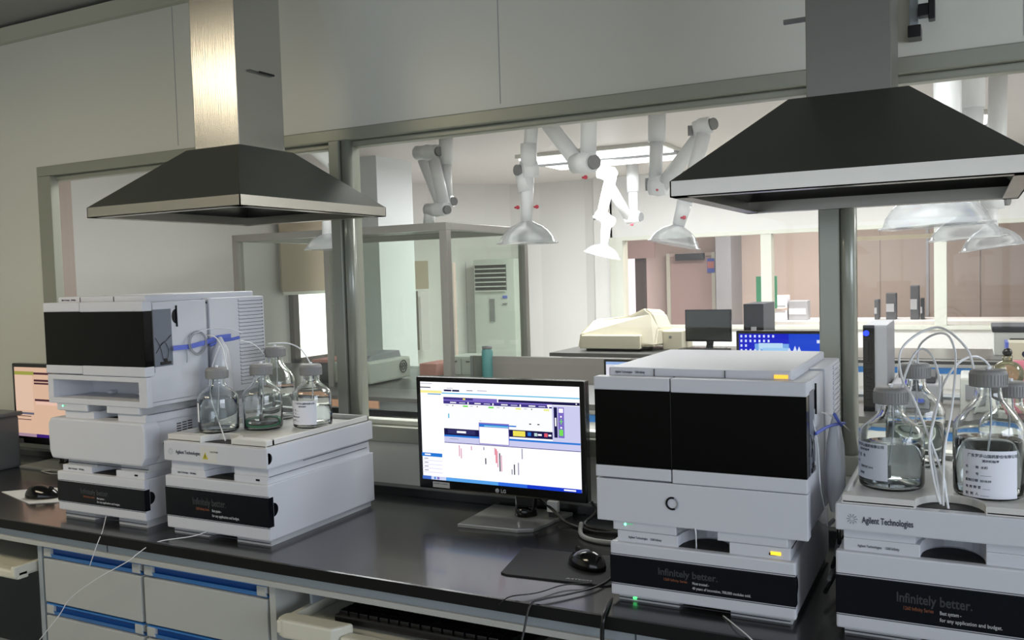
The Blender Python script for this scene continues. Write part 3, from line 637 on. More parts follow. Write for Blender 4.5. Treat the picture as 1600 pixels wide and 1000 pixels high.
# ================================================================ BOTTLES
def bottle_profile(R, H, neck):
    hb = H*.52; ht = H-.030
    pr = [(0, .001), (R-.006, .001), (R-.001, .005), (R, .012), (R, hb)]
    for k in range(1, 9):
        t = k/8; pr.append((R+(neck-R)*(3*t*t-2*t**3)*.98+0, hb+(ht-hb-.010)*(t**.85)))
    pr += [(neck, ht), (neck+.002, ht+.003), (neck, ht+.006), (neck, H-.004)]
    return pr
def bottle(label, x, y, z, R, H, fill, lab=None, rot=0, green=False):
    r = thing('solvent_bottle', label, 'bottle', (x, y, z), 'solvent bottles in the white trays')
    nk = .0205; pr = bottle_profile(R, H, nk); th = .0022
    inner = [(max(a-th, 0), c+(th if i < 3 else 0)) for i, (a, c) in enumerate(pr)]
    inner[0] = (0, .004); inner[1] = (R-.010, .004); inner[2] = (R-.005, .008)
    m = MB(); m.lathe(pr+inner[::-1], M['lab'], c=(x, y, z)); m.build('glass_body', r)
    zl = H*fill; li = [(0, .0046)]
    for a, c in inner[1:]:
        if c+.0006 < zl: li.append((a-.0007, c+.0006))
    # radius at liquid surface
    rs = li[-1][0]
    for (a, c), (a2, c2) in zip(inner, inner[1:]):
        if c < zl <= c2: rs = a+(a2-a)*(zl-c)/(c2-c)-.0007
    li += [(rs, zl), (0, zl)]
    m = MB(); m.lathe(li, M['liq'], c=(x, y, z)); m.build('solvent', r)
    hc = .027
    cp = [(0, H+.001), (.026, H+.001), (.0282, H-.002), (.0292, H-.006)] + [(.0292, H-hc+.003), (.0295, H-hc), (.024, H-hc)]
    m = MB(); m.lathe([(a, c) for a, c in cp], M['bottlec'], c=(x, y, z), seg=48)
    for k in range(36):
        t = 2*math.pi*k/36; m.box(.0285, .0299, -.0008, .0008, H-hc+.003, H-.006, M['bottlec'], T=Matrix.Translation((x, y, z)) @ Matrix.Rotation(t, 4, 'Z'))
    cpo = m.build('screw_cap', r)
    m = MB(); m.cyl((x, y, z+H), (x, y, z+H+.007), .004, M['tube'], seg=12); m.build('tube_fitting', cpo)
    if green:
        m = MB(); m.lathe([(R-.012, .0048), (R-.004, .010), (R-.004, .014), (R-.012, .012)], mat('green_sediment', (60, 150, 110), .5), c=(x, y, z)); m.build('green_ring', r)
    m = MB(); m.tube([(x, y, z+H), (x+.004, y, z+H*.6), (x-.006, y, z+.02)], .0016, M['tube']); m.cyl((x-.006, y, z+.012), (x-.006, y, z+.034), .0055, M['bottlec'], seg=12); m.build('inlet_tube', r)
    if lab:
        a0, a1, z0, z1, lines = lab; Rl = R+.0004
        m = MB(); m.lathe([(Rl, z0), (Rl, z1)], M['label'], c=(x, y, z), seg=20, a0=math.radians(a0), a1=math.radians(a1)); lo = m.build('paper_label', r)
        if lines:
            Wl = math.radians(a1-a0)*Rl
            for (lx, lz, s_, tx) in lines:
                cu = bpy.data.curves.new('lettering', 'FONT'); cu.body = tx; cu.size = s_; cu.resolution_u = 2; cu.offset = .00012
                t = bpy.data.objects.new('lettering', cu); COL.objects.link(t); bpy.context.view_layer.update()
                me = bpy.data.meshes.new_from_object(t.evaluated_get(bpy.context.evaluated_depsgraph_get())); bpy.data.objects.remove(t)
                for v in me.vertices:
                    ang = math.radians(a0)+(lx*Wl+v.co.x)/Rl; hz = z0+lz*(z1-z0)+v.co.y
                    v.co = Vector(((Rl+.0004)*math.cos(ang), (Rl+.0004)*math.sin(ang), hz))
                me.materials.clear(); me.materials.append(M['ink'])
                o = bpy.data.objects.new('lettering', me); COL.objects.link(o); o.parent = lo; o.location = Vector((x, y, z))-(r.location)
    return r
TL, TR = 1.0425, 1.0325
big = [(.10, .86, .0062, '广东罗浮山国药股份有限公司'), (.36, .76, .0052, '流动相标签'), (.06, .62, .0052, '名        称  水相'), (.06, .48, .0052, '批        号  ______'), (.06, .34, .0052, '配制日期  2018.09'), (.06, .20, .0052, '有 效 期 至  ____'), (.06, .06, .0052, '配  制  人  _____')]
side_l = [(.05, .88, .0062, '广东罗浮山国药有限公司'), (.25, .77, .0052, '流动相标签'), (.1, .60, .007, '纯  化  水'), (.1, .42, .0052, '批号'), (.3, .30, .0045, '配制日期 2018'), (.25, .12, .0045, '有效期')]
bottle('right tray: short bottle at front left with a label wrapping its left side', -.128, 1.715, TR, .055, .178, .44, (188, 268, .020, .085, side_l))
bottle('right tray: tallest bottle at front right with a squarely facing printed label', .026, 1.705, TR, .055, .215, .45, (226, 318, .006, .086, big))
bottle('right tray: bottle at the back left behind the short one', -.100, 1.93, TR, .055, .200, .4)
bottle('right tray: bottle at the back right behind the tallest one', .066, 1.90, TR, .055, .172, .35, (290, 350, .03, .08, None))
bottle('left tray: bottle at the front left, closest to the hanging plastic bag', -1.770, 1.712, TL, .052, .168, .52, (215, 250, .03, .08, [(.1, .6, .005, '水相'), (.1, .3, .005, '批号')]))
bottle('left tray: front bottle nearly empty with a green tinge at its base', -1.684, 1.785, TL, .052, .172, .12, (205, 245, .01, .075, [(.1, .6, .005, '乙腈'), (.1, .15, .005, '2018')]), green=True)
bottle('left tray: tall bottle standing at the back behind the others', -1.765, 1.93, TL, .052, .205, .3)
bottle('left tray: bottle at the right with a large white printed label', -1.572, 1.853, TL, .052, .166, .3, (232, 322, .012, .075, [(.25, .86, .0052, '广东罗浮山国药有限公司'), (.4, .74, .0045, '流动相标签')] + [(.08, .58-.14*k, .0045, t) for k, t in enumerate(['名      称 ____', '批      号 ____', '配制日期 2018', '有 效 期 ____'])]))

def px_tube(label, pts, r=.0021, m='tube', name='solvent_tube', cat='tube', group='solvent lines of the right tray'):
    b = MB(); b.tube([at(*p) for p in pts], r, M[m]); return tag(b.build(name), label, cat, group)
px_tube('clear tube making the widest loop above the right bottles', [(1523, 584, 1.705), (1514, 551, 1.72), (1493, 526, 1.74), (1469, 512, 1.76), (1446, 516, 1.76), (1425, 528, 1.75), (1409, 545, 1.74), (1405, 566, 1.73), (1411, 596, 1.70), (1425, 619, 1.67), (1441, 656, 1.65), (1458, 700, 1.63), (1474, 745, 1.61), (1478, 772, 1.60), (1482, 795, 1.60)])
px_tube('clear tube looping from the back left bottle down between the right bottles', [(1434, 575, 1.93), (1435, 545, 1.9), (1446, 530, 1.86), (1465, 521, 1.82), (1481, 524, 1.78), (1491, 544, 1.75), (1493, 570, 1.72), (1489, 622, 1.66), (1484, 657, 1.64), (1476, 700, 1.63), (1474, 745, 1.605), (1474, 790, 1.60)])
px_tube('clear tube rising from the short front left cap in a narrow loop', [(1408, 614, 1.715), (1414, 587, 1.73), (1427, 556, 1.75), (1441, 545, 1.76), (1456, 556, 1.74), (1466, 584, 1.71), (1468, 612, 1.68), (1461, 649, 1.65), (1452, 690, 1.63), (1457, 740, 1.61), (1468, 785, 1.60)])
px_tube('clear tube curving from the small back right cap over to the middle', [(1556, 603, 1.9), (1549, 577, 1.89), (1535, 561, 1.87), (1518, 557, 1.84), (1497, 568, 1.8), (1477, 594, 1.76), (1465, 626, 1.72), (1458, 654, 1.68), (1455, 700, 1.64), (1463, 745, 1.61), (1470, 788, 1.60)])
G2 = 'solvent lines of the left tray'
px_tube('thin clear tube arching right to the labelled left-tray bottle', [(418, 537, 1.80), (436, 536, 1.82), (452, 537, 1.84), (468, 544, 1.85), (478, 556, 1.853), (486, 570, 1.853)], .0018, group=G2)
px_tube('thin clear tube arching over the tall back bottle of the left tray', [(375, 532, 1.76), (392, 536, 1.80), (405, 545, 1.84), (413, 555, 1.9), (422, 560, 1.93), (427, 552, 1.93)], .0018, group=G2)
px_tube('thin clear tube arching from the sampler side down to the front left bottle', [(322, 523, 1.72), (338, 528, 1.72), (348, 545, 1.715), (352, 565, 1.71), (356, 578, 1.71)], .0018, group=G2)
px_tube('thin clear tube drooping beside the plastic bag to the left tray', [(343, 540, 1.76), (331, 575, 1.75), (328, 610, 1.73), (335, 640, 1.71), (345, 668, 1.66), (352, 688, 1.60)], .0018, group=G2)

# ================================================================ MONITORS
def monitor(label, x0, x1, z0, z1, y, zb, screen, base=None, name='monitor', bez=.0135, botbez=.026, tilt=0, pc='blackg', neck=None, glow=None):
    cx = (x0+x1)/2; r = thing(name, label, 'monitor', (cx, y, zb))
    m = MB(); m.box(x0, x1, y, y+.03, z0, z1, M[pc], .004); m.box(cx-.12, cx+.12, y+.028, y+.055, z0+.06, z1-.07, M['black'], .01); m.build('casing', r)
    sx0, sx1, sz0, sz1 = x0+bez, x1-bez, z0+botbez, z1-bez
    m = MB(); w, h = sx1-sx0, sz1-sz0
    m.box(sx0, sx1, y-.0006, y+.001, sz0, sz1, screen[0])
    o_ = .0008
    for i, (a, b2, c, d, mm) in enumerate(screen[1]):
        m.box(sx0+w*a, sx0+w*c, y-.0007-.00003*(i+1), y-.0005, sz1-h*d, sz1-h*b2, mm)
    m.build('screen', r)
    nx = neck if neck is not None else cx
    m = MB(); m.prism([(nx-.028, z0+.02), (nx+.034, z0+.02), (nx+.024, zb+.012), (nx-.020, zb+.012)], y+.035, y+.058, M['black'], 'xz', bev=.003); m.cyl((nx, y+.045, zb+.008), (nx, y+.045, zb+.035), .03, M['blackg'], r1=.026); m.build('neck', r)
    m = MB()
    m.prism(base or [(cx-.12, y-.06), (cx+.12, y-.06), (cx+.12, y+.12), (cx-.12, y+.12)], zb, zb+.009, M['basem'], bev=.002); m.build('stand_base', r)
    return r, (sx0, sx1, sz0, sz1)
WH = E((250, 250, 255), 1.08); PU = E((70, 60, 140), .9); NV = E((36, 34, 90), .7); LB = E((96, 190, 226), 1.0); BL = E((40, 120, 214), 1.0); LV = E((205, 205, 240), 1.0)
GN = E((120, 225, 90), 1.0); YE = E((242, 228, 90), 1.0); BB = E((24, 60, 205), 1.0); PK = E((226, 170, 190), 1.0); RD = E((228, 90, 110), 1.0); GY = E((170, 170, 190), .9); VI = E((128, 110, 200), .95); DK = E((60, 60, 80), .7)
rc = [(0, .088, .145, .112, E((250, 240, 150), 1.0)), (.05, .118, .14, .128, E((70, 150, 200), .95)), (.16, .072, .21, .090, NV), (.215, .072, .262, .090, NV), (.0, .016, .08, .021, GY), (.0, .052, .07, .062, DK),
      (.18, .055, .22, .06, GY), (.31, .072, .35, .078, DK), (.38, .07, .44, .076, GY), (.145, .104, 1, .115, LB),
      (.155, .148, .51, .172, PU), (.35, .15, .505, .185, VI), (.51, .15, 1, .178, NV), (.155, .172, .84, .188, VI), (.155, .186, .84, .215, PU), (.157, .215, .84, .465, E((248, 249, 250), 1.05))]
rc += [(.285, .155, .300, .17, YE), (.83-.02, .18, .84, .2, WH), (.505, .145, .512, .18, WH), (.99-.012, .157, .985, .168, WH)]
for i, x in enumerate((.20, .36, .53, .70)):
    rc += [(x, .195, x+.04, .205, WH), (x+.06, .196, x+.10, .204, LV), (x+.115, .19, x+.122, .212, WH), (x-.03, .228, x-.01, .233, GY), (x+.015, .225, x+.02, .237, DK)]
for x, cmat in ((.285, GN), (.45, GN), (.62, E((238, 240, 130), 1)), (.79, E((238, 240, 130), 1))): rc += [(x, .225, x+.032, .240, cmat)]
rc += [(.185, .315, .192, .36, LB), (.70, .37, .712, .38, DK), (.75, .37, .762, .38, DK), (.39, .37, .40, .374, GY),
       (.155, .465, .39, .53, NV), (.18, .472, .36, .515, E((62, 60, 120), .7)), (.24, .485, .30, .505, WH), (.155, .53, 1, .548, BL), (.155, .548, 1, .61, LV), (.19, .565, .25, .572, GY), (.155, .605, 1, .612, PU),
       (.57, .44, .84, .51, NV), (.60, .448, .675, .5, YE), (.69, .455, .71, .49, BL), (.73, .458, .748, .488, E((190, 220, 220), 1)), (.79, .455, .81, .49, RD), (.752, .465, .775, .482, WH), (.815, .465, .832, .482, WH),
       (.39, .40, .62, .412, BL), (.385, .388, .575, .60, VI), (.388, .40, .572, .425, BL), (.42, .412, .572, .425, E((120, 200, 235), 1)), (.388, .43, .572, .593, WH),
       (.84, .185, 1, .53, LV), (.85, .20, .87, .49, NV), (.875, .2, .91, .49, VI), (.88, .21, .905, .25, WH), (.88, .41, .903, .47, GN), (.887, .28, .897, .295, WH), (.882, .33, .903, .337, GN), (.89, .31, .895, .36, GN), (.887, .385, .897, .4, WH), (.856, .30, .864, .38, WH)]
for x, a, b2, c in ((.25, .63, .74, PK), (.262, .66, .76, PK), (.33, .63, .67, PK), (.41, .63, .66, GY), (.42, .74, .80, DK), (.48, .63, .70, PK), (.488, .64, .78, RD), (.497, .66, .82, PK), (.51, .68, .86, DK), (.52, .70, .86, PK), (.60, .78, .88, DK), (.625, .76, .88, GY), (.585, .83, .88, GY), (.65, .62, .72, GY)):
    rc += [(x, a, x+.004, b2, c)]
rc += [(0, .73, .135, .765, BL), (.02, .738, .06, .752, WH)]
for k in range(4): rc += [(.015, .785+k*.04, .04, .792+k*.04, GY), (.0, .807+k*.04, .135, .809+k*.04, LV)]
rc += [(0, .968, .06, 1.0, E((70, 110, 200), 1)), (.06, .968, .16, 1, E((205, 215, 245), 1)), (.08, .972, .09, .995, BL), (.1, .97, .115, .995, VI), (.16, .968, .5, 1.0, E((90, 165, 235), 1)), (.5, .968, .68, 1, E((50, 110, 225), 1)), (.68, .968, 1, 1, BB), (.90, .976, .97, .99, WH)]
r, scr = monitor('black monitor showing a white analysis program, in the middle of the worktop', -1.328, -.838, .866, 1.168, 1.99, .80, (WH, rc),
    base=[(-1.155, 1.895), (-.99, 1.905), (-.955, 1.925), (-.925, 2.10), (-1.16, 2.10)], neck=-1.03)
text('LG', .0125, M['txtw'], (-1.078, 1.989, .873), r, name='lettering', bold=.0003)
m = MB(); TT = Matrix.Translation((-1.088, 1.9892, .8775)) @ Matrix.Rotation(math.pi/2, 4, 'X'); m.lathe([(.0001, 0), (.0058, 0), (.0058, .0006), (.0001, .0006)], M['txtw'], T=TT, seg=20); m.build('emblem', r)
m = MB(); m.box(-1.284, -1.232, 1.9885, 1.99, .871, .886, M['paper']); s_ = m.build('sticker', r)
text('ASSET LABEL', .005, M['ink'], (-1.281, 1.9883, .880), s_, width=.045)
m = MB(); p = [(.66, .905), (.70, .905), (.735, 1.0), (.72, 1.0)]
# left monitor with an orange cast screen
OR = E((236, 196, 168), .82); OB = E((96, 60, 70), .6)
r2, scr2 = monitor('black monitor with a pinkish orange screen at the far left, behind the left stack', -3.105, -2.66, .875, 1.166, 2.02, .80,
    (OR, [(0, .06, .26, .11, E((170, 170, 80), .8)), (.0, .11, .24, .62, E((242, 206, 182), .82)), (.26, .07, .6, .10, OB), (.26, .17, .6, .20, OB), (.26, .215, .6, .24, OB), (.26, .45, .6, .48, OB), (.27, .48, .6, .53, E((240, 200, 180), .9)), (.0, .65, .24, .68, E((120, 120, 140), .7)), (0, .70, .2, .71, OB), (0, .75, .2, .76, OB), (0, .955, .3, 1, E((180, 150, 170), .8)), (.26, .955, 1, 1, E((70, 40, 130), .8))]))
m = MB(); m.box(-3.105, -3.06, 2.0185, 2.0202, .874, .892, M['paper']); m.build('sticker', r2)

# ---------------- small things on the worktop
mp = MB(); mp.prism([(-.888, 1.628), (-.872, 1.622), (-.655, 1.637), (-.642, 1.65), (-.66, 1.82), (-.92, 1.80)], .80, .8035, M['pad'], bev=.0008); mp = mp.build('mouse_mat'); tag(mp, 'black mouse mat lying on the worktop in front of the bright monitor', 'mouse mat')
text('A4TECH', .008, M['paper'], (0, 0, 0), mp, T=Matrix.Translation((-.745, 1.643, .8038)) @ Matrix.Rotation(math.radians(5), 4, 'Z') @ Matrix.Rotation(-math.pi/2, 4, 'X'), width=.055)
def mouse(label, x, y, z, rot):
    r = thing('computer_mouse', label, 'mouse', (x, y, z)); T_ = Matrix.Translation((x, y, z)) @ Matrix.Rotation(rot, 4, 'Z')
    b = bmesh.new(); bmesh.ops.create_uvsphere(b, u_segments=28, v_segments=16, radius=1)
    for v in b.verts:
        zz_ = max(v.co.z, -.05); k = 1-.18*v.co.y*v.co.y
        v.co = Vector((v.co.x*.031*(1-.12*max(v.co.y, 0)), v.co.y*.055, .001+(zz_+.05)*.034*(1-.25*v.co.y)))
    for f in b.faces: f.smooth = True
    m = MB(); m._merge(b, M['blackg'], T_); m.build('shell', r)
    m = MB(); m.cyl((-.003, .03, .028), (.003, .03, .028), .007, M['rubber'], T=T_); m.build('wheel', r); return r
mouse('black computer mouse on the mouse mat', -.735, 1.735, .8037, math.radians(60))
mouse('black computer mouse on a sheet of paper, left of the left stack', -2.50, 1.70, .8022, math.radians(-70))
m = MB(); m.prism([(-2.70, 1.70), (-2.47, 1.635), (-2.37, 1.70), (-2.42, 1.80), (-2.60, 1.80)], .80, .8018, M['paper']); tag(m.build('paper_sheet'), 'small pale sheet under the mouse left of the left stack', 'paper')
m = MB(); m.box(-2.98, -2.80, 1.64, 1.86, 0, 0, M['paper']) if False else None
px = MB(); px.tube([(-.735+.045, 1.76, .812), (-.66, 1.70, .806), (-.665, 1.62, .806), (-.70, 1.56, .806), (-.735, 1.515, .806), (-.752, 1.494, .80), (-.757, 1.475, .76), (-.76, 1.455, .70), (-.765, 1.45, .55)], .0022, M['cable']); tag(px.build('mouse_cable'), 'thin black cable from the mouse over the worktop front edge', 'cable')
px = MB(); px.tube([(-.68, 1.63, .8065), (-.73, 1.60, .8065), (-.76, 1.54, .8065), (-.80, 1.50, .8065), (-.82, 1.492, .79)], .0014, M['cable']); tag(px.build('cable'), 'thinner black wire beside the mouse cable on the worktop', 'cable')
px = MB(); px.tube([at(958, 935, 1.60), at(948, 950, 1.52), at(943, 966, 1.488), at(941, 985, 1.485), at(941, 1020, 1.485)], .0042, M['cable']); tag(px.build('cable'), 'thick black cable hanging over the edge left of the detector module', 'cable')
px = MB(); px.tube([(-.86, 2.0, .812), (-.83, 1.93, .8065), (-.78, 1.90, .8065), (-.70, 1.905, .8065), (-.62, 1.93, .8065), (-.5, 2.02, .8065)], .0055, M['cablew']); tag(px.build('cable'), 'thick pale grey cable lying behind the mouse mat', 'cable')
for i, (pts, lb) in enumerate((([(-1.02, 2.06, .86), (-.95, 2.03, .83), (-.90, 2.01, .806), (-.80, 1.97, .8055), (-.7, 2.0, .8055)], 'black monitor lead trailing to the right behind the bright monitor'),
                  ([(-.86, 2.07, .85), (-.84, 2.05, .83), (-.85, 2.0, .81), (-.77, 1.99, .805), (-.66, 1.97, .805)], 'black lead coiled between the bright monitor and the right sampler'),
                  ([(-.80, 2.08, .87), (-.77, 2.05, .88), (-.75, 2.03, .85), (-.76, 2.04, .81), (-.67, 2.05, .806)], 'black lead rising near the right corner of the bright monitor'))):
    b = MB(); b.tube(pts, .0038, M['cable']); tag(b.build('cable'), lb, 'cable')
m = MB(); m.box(-.97, -.94, 2.035, 2.05, .822, .85, M['whitew'], .002); m.box(-.966, -.944, 2.036, 2.049, .80, .822, M['black'], .001); tag(m.build('plug'), 'small white connector block under the right half of the bright monitor', 'connector')
m = MB(); m.box(-1.10, -1.075, 2.11, 2.125, .80, .84, M['whitew'], .002); tag(m.build('adapter'), 'small white adapter standing behind the bright monitor foot', 'adapter')
px = MB(); px.tube([at(1088, 857, 1.585), at(1087, 830, 1.575), at(1083, 820, 1.60)], .0012, M['tube'], sub=4); tag(px.build('waste_tube'), 'short thin tube dropping into the recess above the detector module', 'tube'); px = MB(); px.tube([at(1130, 962, 1.58), at(1150, 978, 1.53), at(1175, 1000, 1.49), at(1185, 1020, 1.485)], .0013, M['tube']); tag(px.build('waste_tube'), 'thin white tube running out under the detector module over the bench edge', 'tube')
px = MB(); px.tube([at(322, 831, 1.575), at(300, 838, 1.55), at(245, 847, 1.51), at(215, 865, 1.49), at(200, 877, 1.486), at(150, 905, 1.488), at(110, 935, 1.49), at(92, 962, 1.49), at(60, 1002, 1.49)], .0012, M['tube']); tag(px.build('waste_tube'), 'thin white tube hanging diagonally across the drawer fronts at the left', 'tube')
px = MB(); px.tube([at(166, 805, 1.575), at(160, 830, 1.51), at(152, 850, 1.49), at(145, 870, 1.49), at(140, 885, 1.495)], .0010, M['tube']); tag(px.build('waste_tube'), 'short thin white tube below the left stack over the bench edge', 'tube')
px = MB(); px.tube([at(1270, 655, 1.66), at(1278, 700, 1.67), at(1282, 760, 1.68), at(1290, 800, 1.70), at(1293, 822, 1.71)], .0011, M['tube']); tag(px.build('waste_tube'), 'thin tube hanging down the right side of the right sampler', 'tube'); px = MB(); px.tube([at(1276, 815, 1.75), at(1290, 822, 1.74), at(1303, 812, 1.76)], .004, M['cablew']); tag(px.build('cable'), 'short grey cable between the right sampler and the right solvent cabinet', 'cable')
for k in range(5):
    b = MB(); b.tube([(-.245+.004*k, 1.72+.02*k, .82+.018*k), (-.235, 1.85, .83+.02*k), (-.24, 2.0, .815+.015*k)], .004, M['cablew' if k % 2 else 'cable'])
    tag(b.build('cable'), 'cable in the dark bundle between the right sampler stack and right solvent stack', 'cable', 'cables bundled between the right stacks')
tb = thing('storage_box', 'grey translucent plastic box cut by the left edge, on the worktop', 'box', (-3.2, 1.9, .80))
m = MB(); m.prism([(-3.30, 1.80), (-3.045, 1.80), (-3.02, 1.83), (-3.02, 1.98), (-3.30, 1.98)], .80, .985, M['tubc'], bev=.008); m.build('body', tb)
m = MB(); m.box(-3.31, -3.01, 1.79, 1.99, .985, 1.0, M['tubc'], .005); m.build('box_lid', tb)
m = MB(); m.tube([(-2.86, 1.95, .803), (-2.80, 1.97, .803), (-2.74, 1.95, .803), (-2.78, 1.93, .803), (-2.86, 1.945, .803)], .002, M['cablew']); tag(m.build('cable'), 'small loop of white cable under the left monitor', 'cable')

# ================================================================ EXTRACTION CANOPIES (near)
def canopy(label, cm, c, w, d, rot, zr, rim, ztop, tw, td, cw, cdp, toff):
    r = thing('extraction_canopy', label, 'extraction hood', (c[0], c[1], zr)); T_ = Matrix.Translation((c[0], c[1], 0)) @ Matrix.Rotation(rot, 4, 'Z')
    th = .0025; fo, go = w/2, d/2
    m = MB()
    for x0, x1, y0, y1 in ((-fo, fo, -go, -go+th), (-fo, fo, go-th, go), (-fo, -fo+th, -go, go), (fo-th, fo, -go, go)): m.box(x0, x1, y0, y1, zr-rim, zr, M['steelr'], T=T_)
    for x0, x1, y0, y1 in ((-fo, fo, -go, -go+.03), (-fo, fo, go-.03, go), (-fo, -fo+.03, -go, go), (fo-.03, fo, -go, go)): m.box(x0, x1, y0, y1, zr-rim, zr-rim+.002, M['steelr'], T=T_)
    m.build('rim', r)
    m = MB(); b = bmesh.new()
    def ring(w2, d2, z, ox=0, oy=0): return [b.verts.new((ox+sx*w2, oy+sy*d2, z)) for sx, sy in ((-1, -1), (1, -1), (1, 1), (-1, 1))]
    A = ring(fo, go, zr); B = ring(tw/2, td/2, ztop, *toff); C_ = ring(fo-.004, go-.004, zr-.001); D_ = ring(tw/2-.004, td/2-.004, ztop-.004, *toff)
    for k in range(4):
        j = (k+1) % 4
        b.faces.new((A[k], A[j], B[j], B[k])); b.faces.new((C_[j], C_[k], D_[k], D_[j])); b.faces.new((A[j], A[k], C_[k], C_[j]))
    b.faces.new(B); b.faces.new(D_[::-1]); m._merge(b, M['steeld'], T_); m.build('cone', r)
    m = MB(); m.box(toff[0]-cw/2, toff[0]+cw/2, toff[1]-cdp/2, toff[1]+cdp/2, ztop, ZC, M[cm], .002, T=T_)
    ch = m.build('chimney', r)
    return r, T_, ch
# left canopy: front corners measured at z = 1.64
c1, T1, ch1 = canopy('smaller steel extraction canopy hanging at the left, above the left stack', 'steel', (-1.739, 1.8075), .522, .569, 0, 1.635, .026, 1.787, .185, .205, .157, .171, (-.012, .008))
m = MB(); a = at(388, 152, 1.72); b2 = at(427, 149, 1.80)
hx = -.012+.0785
m.box(hx-.001, hx+.006, -.035, .05, 1.983, 1.988, M['steeld'], T=T1); m.box(hx-.001, hx+.009, .0, .055, 1.9845, 1.9895, M['black'], T=T1); m.build('damper_handle', ch1)
c2, T2, ch2 = canopy('larger steel extraction canopy at the right, above the sampler and bottles', 'steelk', (-.190, 1.823), .556, .610, 0, 1.588, .028, 1.744, .205, .20, .147, .165, (-.008, .0))
m = MB(); m.box(-.125, -.078, -.06, -.052, 1.893, 1.901, M['steeld'], T=T2); m.build('damper_handle', ch2)
# black bracket fixed to the wall right of the right chimney
wb = thing('wall_bracket', 'aluminium strip with black clamps on the wall right of the right chimney', 'bracket', (-.05, YW, 2.1))
def pxbox(mb, u0, v0, u1, v1, y, d, m, bev=.002):
    p, q = at(u0, v0, y), at(u1, v1, y); mb.box(min(p.x, q.x), max(p.x, q.x), y, y+d, min(p.z, q.z), max(p.z, q.z), m, bev); return mb
m = MB(); pxbox(m, 1420, -80, 1434, 40, 2.11, .04, M['apron']); m.build('rail', wb)
m = MB(); pxbox(m, 1418, 40, 1439, 56, 2.10, .05, M['black']); m.build('clamp', wb)
m = MB(); pxbox(m, 1434, 6, 1455, 22, 2.09, .03, M['black']); pxbox(m, 1450, -12, 1461, 28, 2.08, .03, M['black']); pxbox(m, 1438, 12, 1452, 16, 2.11, .04, M['black']); m.build('clamp_knob', wb)

# ================================================================ LAMPS
lt = thing('ceiling_light', 'ceiling lamp of the near room, behind the camera position', 'lamp', (-2.75, .25, ZC))
m = MB(); m.box(-3.35, -2.15, -.05, .55, 2.385, ZC, M['whitew'], .004); m.build('frame', lt)
m = MB(); m.box(-3.32, -2.18, -.02, .52, 2.381, 2.385, E((255, 236, 200), 7)); m.build('diffuser', lt)
LAB = ['bright twin fluorescent fitting on the far ceiling above the extraction arms', 'added lamp lighting the far room from the right side of its ceiling', 'added unseen lamp on the far ceiling close to the window at left', 'added unseen lamp on the far ceiling close to the window at right', 'added unseen lamp at the far right of the far ceiling']
first = None
for (x, y), lb in zip(FAR_LAMPS, LAB):
    if first is None:
        first = thing('ceiling_light', lb, 'lamp', (x, y, ZC), 'ceiling lamps of the far room')
        m = MB(); m.box(x-.62, x+.62, y-.45, y+.45, ZC-.03, ZC, M['whitew'], .004); m.box(x-.62, x+.62, y-.05, y+.05, ZC-.05, ZC-.03, M['greyp'], .004); m.build('frame', first)
        for s_ in (-1, 1):
            m = MB(); m.box(x-.6, x+.6, y+s_*.25-.17, y+s_*.25+.17, ZC-.045, ZC-.031, E((255, 255, 255), 3.0), .004); m.build('tube_diffuser', first)
    else: dup(first, (x, y, ZC), lb)  # copies are added lamps, placed only to light the far room

# ================================================================ FAR ROOM: WINDOWS, BOOTH, BENCHES
def far_window(nm, ya, yb, z0, z1, zbl, x=-5.2):
    m = MB(); m.box(x+.001, x+.012, ya, yb, z0, z1, E((255, 252, 248), 2.2)); w_ = struct(m, nm)
    m = MB(); f_ = .07
    m.box(x, x+.05, ya-f_, ya, z0-f_, z1+.5, M['dkfr']); m.box(x, x+.05, yb, yb+f_*.2, z0-f_, z1+.5, M['dkfr']); m.box(x, x+.05, ya-f_, yb, z0-f_, z0, M['dkfr']); m.build('window_frame', w_)
    m = MB(); m.box(x+.052, x+.07, ya-.22, yb+.06, z1, zbl, M['blind']); m.box(x+.048, x+.08, ya-.22, yb+.06, z1-.015, z1+.012, M['alu']); m.build('blind', w_)
far_window('window_7', 5.95, 6.40, .77, 1.335, 2.0)
# window in the rounded corner
def facing(u0, u1, v0, v1, y, dy, m, d=.03):
    p, q = at(u0, v0, y), at(u1, v1, y+dy); mb = MB()
    z0, z1 = at(u0, v1, y).z, at(u0, v0, y).z
    mb.prism([(p.x, p.y), (q.x, q.y), (q.x-d*.7, q.y+d), (p.x-d*.7, p.y+d)], z0, z1, m); return mb
w_ = struct(facing(708, 727, 410, 555, 8.02, .17, E((255, 226, 215), .95)), 'window_8')
facing(727, 738, 410, 556, 8.15, .08, M['greyp']).build('window_frame', w_); facing(700, 708, 410, 556, 7.9, .05, M['greyp']).build('window_frame', w_)
w_ = struct(facing(657, 672, 455, 548, 7.55, .15, E((245, 238, 235), .8)), 'window_9')
facing(649, 656, 455, 547, 7.5, .03, M['dkfr']).build('window_frame', w_); facing(646, 670, 408, 452, 7.48, .1, M['blind']).build('blind', w_)

